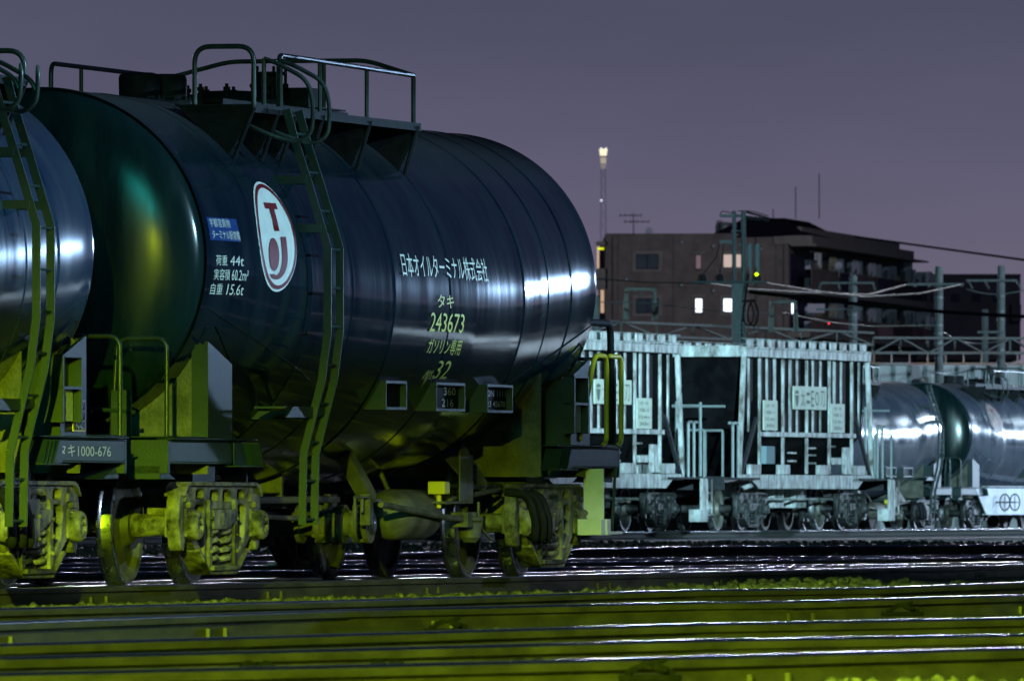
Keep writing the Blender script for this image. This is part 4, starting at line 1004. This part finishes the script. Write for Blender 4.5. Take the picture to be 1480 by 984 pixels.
for z0, z1, a, cc in ((16.66, 15.40, 389, 414), (13.40, 12.40, 457, 479)):    # two balcony storeys
    top, bot = z0, z1
    sl = MB(); fbox(sl, -.2, 62, -.02, 1.5, bot - .45, bot - .02); bpart(sl, 'balcony_slab', 'trim', ap, smooth=0)
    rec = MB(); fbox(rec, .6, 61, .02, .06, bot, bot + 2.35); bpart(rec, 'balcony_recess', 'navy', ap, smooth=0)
    us = [uface(p) for p in (1143, 1168, 1184, 1208, 1240, 1263, 1290, 1312)] + [44, 61]
    for k in range(len(us) - 1):
        dark = k in (2, 4, 6, 8)
        q = MB(); fbox(q, us[k], us[k + 1], 1.38 + (0 if dark else .03), 1.46, bot, top)
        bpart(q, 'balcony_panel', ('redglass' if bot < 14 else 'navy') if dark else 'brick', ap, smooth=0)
    q = MB(); fbox(q, us[0], us[-1], 1.36, 1.50, top, top + .06); bpart(q, 'parapet_cap', 'trim', ap, smooth=0)
    scr = ((1168, 1193, 'cream'), (1201, 1215, 'tan' if bot < 14 else 'teal'), (1225, 1249, 'tan' if bot > 14 else 'cream'), (1251, 1272, 'pale' if bot > 14 else 'teal'), (1273, 1298, 'cream'), (1301, 1321, 'teal'))
    for p, r_, m in scr:
        q = MB(); u0, u1 = uface(p), uface(r_); fbox(q, u0, u1, .30, .36, bot, top + .72 - u0 * .004); bpart(q, 'partition_screen', m, ap, smooth=0)
        q = MB(); fbox(q, u0 + .2, u1 - .2, .08, .14, top + .2, bot + 2.2); bpart(q, 'balcony_window', 'window', ap, smooth=0)
    for p in (1160, 1198, 1222, 1252, 1276, 1304):
        q = MB(); u0 = uface(p); fbox(q, u0, u0 + 2.6, .12, .55, bot + .05, bot + .75); fbox(q, u0 + .4, u0 + 2.2, .12, .5, top + .12, top + .75); bpart(q, 'air_conditioner', 'pale', ap, smooth=0)
    for p in (1175, 1208, 1232, 1262, 1286, 1316):
        q = MB(); u0 = uface(p)
        for k in range(5): fbox(q, u0 + k * .9, u0 + k * .9 + .55, 1.15, 1.2, top + .05 + .2 * (k % 3), top + .95 + .12 * (k % 2))
        bpart(q, 'drying_washing', ('pale', 'tan', 'teal', 'cream')[p % 4], ap, smooth=0)
    for p in (1195, 1222, 1250, 1272, 1299, 1322):
        q = MB(); u0 = uface(p); fbox(q, u0, u0 + .5, .1, 1.2, top, bot + 2.3); bpart(q, 'balcony_post', 'teal', ap, smooth=0)
b = MB(); fbox(b, -.4, 54, -1, 1.7, 18.35, 18.95); fbox(b, -.6, 60, .2, 2.0, 18.22, 18.34); fbox(b, 0, 52, -3, .9, 18.95, 19.55); bpart(b, 'roof_eave', 'trim', ap, smooth=0)
b = MB(); fbox(b, 56.5, 57, .6, 1.2, 12.4, 18.2); bpart(b, 'corner_post', 'teal', ap, smooth=0)
b = MB(); z0, z1 = zb(346), zb(315.5)
vs = [fp(-.6, 1.2, z0 + .3), fp(26, 1.0, z0 + .2), fp(26, -6, z0), fp(-.6, -6, z0), fp(-.6, -.2, z1), fp(11.5, -.2, z1), fp(11.5, -3, z1), fp(-.6, -3, z1)]
b.add(vs, [(3, 2, 1, 0), (4, 5, 6, 7), (0, 1, 5, 4), (1, 2, 6, 5), (2, 3, 7, 6), (3, 0, 4, 7)]); p = at(1117, 330, YB); b.box(p.x, C.x + .5, YB - .3, YB + 4, zb(337.4), zb(333.5)); bpart(b, 'penthouse_roof', 'darkroof', ap, smooth=0)
b = MB(); pbox(b, 862, 349, 878, 355, YB, 2.0); pbox(b, 862, 388, 878, 418, YB, 2.0); pbox(b, 874, 355, 878, 520, YB + .2, 2); bpart(b, 'stair_landing', 'trim', ap, smooth=0)
b = MB(); pbox(b, 863, 356, 866, 388, YB + 1.5, .1); pbox(b, 868, 419, 873, 452, YB + 1.5, .1); bpart(b, 'stair_wall', 'warmwall', ap, smooth=0)
b = MB(); pbox(b, 864, 358, 873, 361, YB + .8, .1); bpart(b, 'stair_lamp', 'yellowlamp', ap, smooth=0)
q = MB(); pbox(q, 1143.5, 437, 1149.5, 453, YB + 1.0, .05); bpart(q, 'bright_pane', 'lit', ap, smooth=0)
q = MB(); pbox(q, 1167, 439, 1192, 452, YB + 4.0, .05); bpart(q, 'bright_pane', 'pale', ap, smooth=0)
rl = MB(); pbox(rl, 1197, 466, 1199, 468.5, YB + 3.0, .1); bpart(rl, 'red_balcony_lamp', 'redlamp', ap, smooth=0)
# roof furniture: things of their own
def aerial(px, ytop, ybot, Y, label, cat='aerial', bars=()):
    o = thing('roof_aerial', label, cat, px, Y); b = MB(); p, q = at(px, ytop, Y), at(px, ybot, Y); b.tube([p, q], .035, 6)
    for y, x0, x1 in bars:
        b.tube([at(x0, y, Y), at(x1, y, Y)], .028, 5)
        for k in range(5): xx = x0 + (x1 - x0) * k / 4; c = at(xx, y, Y); b.tube([c + Vector((0, -.35, 0)), c + Vector((0, .35, 0))], .02, 4); b.tube([c + Vector((0, 0, -.1)), c + Vector((0, 0, .12))], .02, 4)
    bpart(b, 'mast', 'black', o)
aerial(915.5, 308, 338, YB + 3, 'comb-shaped television aerial on the left end of the flat roof', bars=((311.5, 896, 927), (320.5, 903, 938)))
aerial(1150, 270, 316, YB + 6, 'shorter thin lightning rod above the dark penthouse roof')
aerial(1184, 251, 316, YB + 8, 'taller thin lightning rod above the dark penthouse roof')
aerial(1117.5, 302, 337, YB + 3, 'thin whip aerial standing just left of the penthouse')
aerial(1108, 329, 337, YB + 5, 'low flat aerial beside the utility pole top', bars=((334, 1085, 1112),))
def dish(px, py, r, Y, label):
    o = thing('satellite_dish', label, 'satellite dish', px, Y, 'satellite dishes on the block'); b = MB(); c = at(px, py, Y); rr = r / FPX * Y
    b.lathe([(0, 0), (-.03, rr * .5), (-.10, rr)], c, (.2, 1, -.15), 20); b.tube([c + Vector((0, -.5, 0)), c + Vector((0, 0, -rr))], .02, 5); bpart(b, 'reflector', 'pale', o)
    b = MB(); b.tube([c + Vector((0, .1, 0)), c + Vector((0, .2, -rr - .5))], .04, 6); bpart(b, 'bracket', 'galv', o)
dish(938.5, 335, 6, YB + 3, 'pale satellite dish on the flat roof edge'); dish(1212.5, 384, 5.5, YB + 11, 'white satellite dish hung on the top balcony')
wt = thing('roof_water_tank', 'grey round-topped water tank on the flat roof behind the utility pole', 'water tank', 1050, YB + 8)
b = MB(); c = at(1047, 337, YB + 8); b.lathe([(0, .62), (.55, .62), (.72, .5), (.78, 0)], c, (0, 0, 1), 20); bpart(b, 'tank_shell', 'galv', wt)
b = MB(); 
for px in (1036.5, 1043): b.tube([at(px, 320, YB + 7), at(px, 338, YB + 7)], .05, 5)
b.tube([at(1036.5, 320, YB + 7), at(1043, 320, YB + 7)], .05, 5); bpart(b, 'access_ladder', 'galv', wt)
ld = thing('hanging_laundry', 'white washing hung on the top balcony nearest the corner', 'laundry', 1160, YB + 2)
b = MB(); u = uface(1155); b.tube([fp(u - 3, 1.2, 17.9), fp(u + 5, 1.2, 17.9)], .03, 5)
bpart(b, 'drying_pole', 'galv', ld)
for k, (a, h, w) in enumerate(((-.6, .5, .9), (.9, .85, .6), (1.9, 1.0, .7))):
    b = MB(); fbox(b, u + a, u + a + w, 1.17, 1.23, 17.85 - h, 17.88); bpart(b, 'garment', 'white', ld, smooth=0)
lw = thing('balcony_towel', 'pale towel draped over the dark top balcony panel', 'towel', 1204, YB + 9)
b = MB(); fbox(b, uface(1199), uface(1206), 1.5, 1.56, 15.6, 16.75); bpart(b, 'cloth', 'pale', lw, smooth=0)

db = thing('dark_building', 'plain dark plum building behind the right end of the apartment block', 'building', 1400, 1000)
b = MB(); pbox(b, 1325, 397, 1475, 520, 1000, 30); pbox(b, 1462, 440, 1476, 464, 997, 6); pbox(b, 1340, 396, 1475.5, 398.5, 999.6, 30); bpart(b, 'wall', 'bldg_dark', db, smooth=0)
b = MB(); 
for px in (1345, 1375, 1405, 1435): pbox(b, px, 425, px + 12, 436, 999.5, 1)
bpart(b, 'window', 'navy', db, smooth=0)
b = MB(); pbox(b, 1325, 393, 1331, 397, 999.8, .2); bpart(b, 'roof_rail', 'black', db, smooth=0)

tw = thing('broadcast_tower', 'tall slender broadcast tower fading into the night haze with lit decks', 'tower', 872, 5200)
YT = 5200.0
b = MB(); zt = at(872, 244, YT).z; x0 = at(872, 300, YT).x
nlev = 26
for k in range(nlev):
    za, zb2 = -.4 + (zt + .4) * k / nlev, -.4 + (zt + .4) * (k + 1) / nlev; ra, rb = 3.2 - 2.0 * k / nlev, 3.2 - 2.0 * (k + 1) / nlev
    A = [(x0 + ra * math.cos(PI / 4 + q * PI / 2), YT + ra * math.sin(PI / 4 + q * PI / 2), za) for q in range(4)]; B = [(x0 + rb * math.cos(PI / 4 + q * PI / 2), YT + rb * math.sin(PI / 4 + q * PI / 2), zb2) for q in range(4)]
    for q in range(4):
        b.beam(A[q], B[q], .13, .13); b.beam(A[q], B[(q + 1) % 4], .06, .06); b.beam(A[(q + 1) % 4], B[q], .06, .06)
bpart(b, 'shaft', 'tower', tw, smooth=0)
def deck(y0, y1, r0, r1, m, nm):
    b = MB(); za, zc = at(872, y1, YT).z, at(872, y0, YT).z; b.lathe([(za, r0), (zc, r1)], (x0, YT, 0), (0, 0, 1), 24); bpart(b, nm, m, tw, smooth=0)
deck(215.5, 225, 1.35, 1.70, 'towerlit', 'upper_deck'); deck(228, 236, 1.15, 1.25, 'towerdim', 'lower_deck'); deck(236.5, 244, 1.0, 1.05, 'towerlow', 'deck_skirt'); deck(225, 228, 1.0, 1.0, 'tower', 'neck')
for q in (869, 876):
    b = MB(); c = at(q, 214.6, YT); b.lathe([(-.25, 0), (0, .28), (.25, 0)], c, (0, 0, 1), 10); bpart(b, 'beacon', 'lit', tw)
b = MB(); c = at(869, 290, YT - 3); b.lathe([(-.4, 0), (0, .42), (.4, 0)], c, (0, 0, 1), 10); bpart(b, 'beacon', 'lit', tw)

# poles, gantries and wires of the railway
def pole(px, ytop, w, Y, label, bands=()):
    o = thing('concrete_pole', label, 'pole', px, Y, 'concrete catenary poles'); b = MB(); r = w / 2 / FPX * Y; t = at(px, ytop, Y)
    b.lathe([(-.42, r * 1.15), (t.z - .05, r * .98), (t.z, r * .8)], (t.x, Y, 0), (0, 0, 1), 20); bpart(b, 'shaft', 'concrete', o)
    for y in bands:
        b = MB(); c = at(px, y, Y); b.lathe([(-.025, r * 1.1), (.025, r * 1.1)], (c.x, Y, c.z), (0, 0, 1), 20); bpart(b, 'band', 'galv', o)
    return o
def insul(b, p, q, n=4, r=.055):
    p, q = Vector(p), Vector(q)
    b.tube([p, q], .015, 5)
    for k in range(n):
        c = p.lerp(q, (k + .5) / n); b.lathe([(-.03, .02), (0, r), (.03, .02)], c, q - p, 8)
def arm(o, px0, px1, y, Y, r=.045, hang=()):
    b = MB(); b.tube([at(px0, y, Y - .2), at(px1, y, Y - .2)], r, 7); bpart(b, 'crossarm', 'galv', o)
    for x, dx, dy in hang:
        b = MB(); insul(b, at(x, y, Y - .2), at(x + dx, y + dy, Y - .2)); bpart(b, 'insulator', 'galv', o)
p1 = pole(1357, 385, 12, 400, 'concrete pole with a crossarm in front of the apartment block end', (430, 452, 470, 482, 496, 512)); arm(p1, 1312, 1393, 411, 400, hang=((1320, 4, 3), (1340, 3, 3), (1386, 5, 2)))
p2 = pole(1447, 384, 11, 410, 'rightmost concrete pole with two crossarms', (428, 450, 462, 490, 506)); arm(p2, 1397, 1470, 405.5, 410, hang=((1399, 7, 12), (1423, 7, 12), (1469, 7, 12))); arm(p2, 1413, 1450, 480, 410)
pole(1424, 447, 9.5, 440, 'short bare concrete pole left of the rightmost pole', (480,))
p4 = pole(1233, 398, 12, 400, 'dark concrete pole in front of the red balcony panels', (455, 470)); arm(p4, 1186, 1263, 409, 400, .04, hang=((1186, -3, 10), (1211, 3, 10), (1262, 3, 12))); arm(p4, 1180, 1246, 447, 400, .035)
pole(861, 427, 11, 330, 'concrete pole just beyond the end of the big tank wagon')
up = thing('utility_pole', 'twin utility pole with cutouts, cable loops and insulators at its crossarm', 'utility pole', 1068, 330); YU = 330
b = MB()
for px, w in ((1061, 6), (1074.5, 7)):
    t = at(px, 305, YU); r = w / 2 / FPX * YU; b.lathe([(-.42, r * 1.2), (t.z, r)], (t.x, YU, 0), (0, 0, 1), 16)
bpart(b, 'shaft', 'polesteel', up)
b = MB(); pbox(b, 1058, 408, 1073, 500, YU - .12, .2)
for y in range(410, 500, 7): pbox(b, 1057, y, 1077, y + 1.2, YU - .16, .3)
for y in (313, 333, 353): pbox(b, 1058, y, 1078, y + 1.2, YU - .12, .25)
bpart(b, 'pole_steps', 'polesteel', up, smooth=0)
b = MB(); pbox(b, 1040, 310, 1062, 314, YU - .1, .2); b.tube([at(1062, 311, YU), at(1112, 318, YU)], .03, 6); pbox(b, 1040, 347, 1058, 352, YU - .1, .15); b.tube([at(1000, 408, YU - .2), at(1108, 407.5, YU - .2)], .035, 6); bpart(b, 'crossarm', 'polesteel', up)
for k, px in enumerate((1080, 1086, 1092, 1098, 1104, 1108)):
    b = MB(); c = at(px, 315 + k * .5, YU); b.lathe([(-.06, .03), (-.02, .06), (.02, .06), (.06, .03)], c, (1, 0, -.2), 10); bpart(b, 'insulator', 'black', up)
for px in (1084, 1095):
    b = MB(); b.tube(bend([at(px, 392, YU), at(px - 2, 354, YU), at(px + 2, 352, YU), at(px + 1, 400, YU), at(px - 8, 412, YU)], .05), .022, 6); b.lathe([(-.3, .06), (.3, .06)], at(px - 1, 370, YU), (0, 0, 1), 8); bpart(b, 'cutout_switch', 'teal', up)
for px in (1016, 1041, 1095):
    b = MB(); b.lathe([(-.12, .09), (0, .11), (.10, .07)], at(px, 402, YU), (0, 0, 1), 10); b.tube(bend([at(px - 8, 408, YU), at(px - 6, 397, YU), at(px, 398, YU)], .05), .015, 5); bpart(b, 'insulator', 'black', up)
b = MB(); c0 = at(1078, 452, YU - .15)
b.tube([at(1080, 392, YU - .15)] + [c0 + Vector((.17 * math.sin(w) + .02 * w, -.01 * w, .34 * math.cos(w))) for w in np.linspace(-.6, 4 * PI, 60)], .02, 6)
b.tube(bend([at(1082, 396, YU - .1), at(1078, 425, YU - .1), at(1071, 470, YU - .1), at(1073, 498, YU - .1)], .3), .03, 6); bpart(b, 'cable_loop', 'blackwire', up)
b = MB(); b.lathe([(-.05, 0), (0, .055), (.05, 0)], at(1093.5, 396.5, YU - .2), (0, 0, 1), 10); bpart(b, 'indicator_lamp', 'greenlamp', up)
b = MB(); b.tube(bend([at(1041, 311, YU), at(1043, 305, YU), at(1062, 309, YU)], .1), .012, 5); b.tube(bend([at(1066, 305, YU), at(1085, 305, YU), at(1110, 312, YU)], .1), .012, 5)
b.tube([at(1040, 352, YU), at(1035, 372, YU), at(1016, 396, YU)], .012, 5); b.tube([at(1046, 352, YU), at(1043, 380, YU), at(1040, 398, YU)], .012, 5); bpart(b, 'jumper_wire', 'blackwire', up)

def truss(name_label, ax, ay, bx, by, YA, YE, hpx, n):
    o = thing('gantry_beam', name_label, 'gantry', ax, YA, 'lattice gantry beams'); b = MB(); rb_ = []
    for k in range(n + 1):
        t = k / n; Y = YA + (YE - YA) * t; px = ax + (bx - ax) * t; py = ay + (by - ay) * t; rb_.append((at(px, py, Y), at(px, py + hpx * YA / Y, Y)))
    for dy in (0, .5):
        D = Vector((0, dy, 0))
        b.beam(rb_[0][0] + D, rb_[-1][0] + D, .07, .07); b.beam(rb_[0][1] + D, rb_[-1][1] + D, .07, .07)
        for k in range(n):
            b.beam(rb_[k][0] + D, rb_[k][1] + D, .05, .05)
            if k % 2: b.beam(rb_[k][0] + D, rb_[k + 1][1] + D, .05, .05)
            else: b.beam(rb_[k][1] + D, rb_[k + 1][0] + D, .05, .05)
    bpart(b, 'lattice', 'gantry', o, smooth=0)
truss('teal lattice gantry beam in front of the lower windows of the brown block', 846, 463, 1262, 481, 350, 378, 19, 8)
truss('lattice gantry beam with rusty chord crossing behind the right-hand poles', 1262, 488, 1500, 489, 378, 392, 22, 6)
def portal(x0, x1, y0, y1, Y, label):
    o = thing('gantry_frame', label, 'gantry frame', (x0 + x1) / 2, Y, 'small frames standing on the gantry'); b = MB()
    b.beam(at(x0 + 1, y0, Y), at(x0 - 1.5, y1, Y), .10, .10); b.beam(at(x0 + 2, y0, Y + .4), at(x0 + 3, y1, Y + .4), .07, .07); b.beam(at(x1 - 1, y0, Y), at(x1 + 2, y1, Y), .07, .07); b.beam(at(x1 - 2, y0, Y + .4), at(x1 - 2, y1, Y + .4), .09, .09); b.beam(at(x0, y0, Y), at(x1, y0, Y), .08, .08)
    for a, c in ((x0, 1), (x1, -1)): b.beam(at(a, y0 + 6, Y), at(a + c * 6, y0, Y), .10, .04)
    bpart(b, 'frame', 'gantry', o, smooth=0)
    b = MB(); insul(b, at((x0 + x1) / 2, y0, Y), at((x0 + x1) / 2, y0 + 12, Y), 3); bpart(b, 'insulator', 'galv', o)
portal(904, 947, 418, 462, 352, 'small steel frame on the gantry before the two-pane windows'); portal(1114, 1151, 436, 480, 366, 'small steel frame on the gantry near the corner of the brown block')
def wire(pts, Y, r, mat, label):
    Y0, Y1 = Y if isinstance(Y, tuple) else (Y, Y); n = len(pts)
    P = [at(x, y, Y0 + (Y1 - Y0) * k / (n - 1)) for k, (x, y) in enumerate(pts)]
    o = MB(); o.tube(bend(P, 1.2, 5), r, 5); o = o.build('overhead_wire', mat); tag(o, label, 'wire', 'overhead wires of the yard')
wire([(838, 401), (930, 408), (1020, 409.5)], (345, 330), .022, 'wire', 'pale wire from behind the big tank to the utility pole')
wire([(1020, 409), (1085, 418), (1170, 423), (1255, 426), (1312, 411)], (330, 400), .030, 'wire', 'pale green wire sagging from the utility pole to the middle pole')
wire([(1106, 409), (1180, 421), (1250, 429), (1330, 424), (1390, 411)], (330, 400), .026, 'wire', 'lower pale green wire ending at the right tip of the crossarm')
wire([(1084, 422), (1150, 429), (1260, 442), (1380, 452), (1490, 458)], (330, 360), .055, 'blackwire', 'thick black cable sloping across the right half')
wire([(1236, 342), (1330, 355), (1490, 377)], (700, 600), .06, 'blackwire', 'thin dark wire against the sky right of the penthouse')
wire([(1130, 452), (1200, 466), (1260, 471.5), (1352, 470)], (366, 400), .022, 'wire', 'pale wire sagging below the red balcony panels')
wire([(1363, 480), (1385, 493), (1412, 497), (1450, 493)], (400, 410), .018, 'galv', 'slack wire between the two right-hand poles')
wire([(1397, 418), (1420, 424), (1446, 426), (1490, 418)], (410, 410), .018, 'galv', 'thin wire hanging from the rightmost pole upper crossarm')
wire([(1080, 307), (1135, 322)], (330, 600), .03, 'blackwire', 'dark wire from the utility pole top to the penthouse')
wire([(846, 436), (930, 437), (1050, 452), (1115, 452)], (345, 352), .014, 'galv', 'hair-thin wire crossing the lower windows of the block')
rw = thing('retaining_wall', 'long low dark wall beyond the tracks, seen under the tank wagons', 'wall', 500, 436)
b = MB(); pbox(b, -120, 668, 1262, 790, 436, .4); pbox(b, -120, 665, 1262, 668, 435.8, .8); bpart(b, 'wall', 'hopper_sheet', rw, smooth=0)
wn = thing('barrier_wall', 'white stained sheet barrier behind the far tank wagons', 'wall', 1370, 420)
b = MB(); pbox(b, 1262, 528, 1560, 790, 420, .25); bpart(b, 'sheeting', 'fence', wn, smooth=0)
b = MB()
for px in range(1270, 1560, 23): pbox(b, px, 527, px + 1.6, 790, 419.85, .14)
bpart(b, 'upright', 'galv', wn, smooth=0)
b = MB(); pbox(b, 1255, 508, 1560, 510.5, 421, .2); pbox(b, 1255, 524, 1560, 527, 421, .3)
for px in range(1262, 1560, 26): pbox(b, px, 510.5, px + 2, 524, 421, .2)
bpart(b, 'rusty_rail', 'rustrail', wn, smooth=0)
b = MB(); pbox(b, 1330, 545, 1342, 790, 419.6, .2); pbox(b, 1432, 530, 1446, 790, 419.6, .22); bpart(b, 'louvre_panel', 'trim', wn, smooth=0)

sm = thing('point_machine', 'pale green point lever box on the ballast seen between the wagon bogies', 'point machine', 420, 118)
b = MB(); pbox(b, 398, 806, 445, 816, 118, .5); pbox(b, 388, 812, 402, 817, 118, .3); bpart(b, 'housing', 'cream', sm, bevel=.01)
b = MB(); pbox(b, 400, 786, 408, 806, 118.1, .1); pbox(b, 412, 792, 418, 806, 118.2, .1); b.tube([at(404, 788, 118.1), at(432, 796, 118.1)], .02, 6); bpart(b, 'lever', 'frame', sm)
def brace(px, py, Y, w, label):
    o = thing('rail_brace', label, 'rail brace', px, Y, 'dark braces bolted beside the rails'); c = at(px, py, Y); b = MB()
    b.box(c.x - w, c.x + w, Y, Y + .14, c.z - .055, c.z - .030); b.beam((c.x - w * .8, Y + .02, c.z - .03), (c.x - w * .1, Y + .02, c.z + .012), .03, .022); b.beam((c.x + w * .75, Y + .06, c.z - .03), (c.x + w * .05, Y + .03, c.z + .004), .026, .03); b.beam((c.x - w * .2, Y + .01, c.z + .004), (c.x + w * .5, Y + .05, c.z + .022), .018, .02); bpart(b, 'casting', 'brace', o, bevel=.008)
    for k in (-.5, .45):
        b = MB(); b.lathe([(0, .013), (.015, .013), (.02, .007)], (c.x + w * k, Y, c.z - .01), (0, -1, 0), 8); bpart(b, 'bolt', 'brace', o)
brace(648, 899, 60.5, .12, 'dark bolted brace between the rails below the middle of the big tank wagon')
brace(1305, 876, 70, .12, 'dark bolted brace beside the rails at the right of the stony strip')
brace(940, 962, 42.5, .11, 'large blurred brace on the nearest rail, right of centre')
def fishbolt(px, label):
    Y = FPX * (CAMZ + .05) / (971 - px * .025 - HOR) - .3
    o = thing('rail_bolt', label, 'bolt', px, Y, 'bolts on the nearest rail'); 
    for dx in (-13, 13):
        b = MB(); c = at(px + dx, 973 - px * .012, Y); b.lathe([(0, .040), (.02, .040), (.035, .034), (.05, .018), (.055, 0)], c, (0, -1, .1), 14); bpart(b, 'bolt_head', 'brace', o)
fishbolt(372, 'pair of round bolts on the nearest rail, left of its middle'); fishbolt(560, 'pair of round bolts on the nearest rail, between the two other pairs'); fishbolt(765, 'pair of round bolts on the nearest rail, right of its middle')
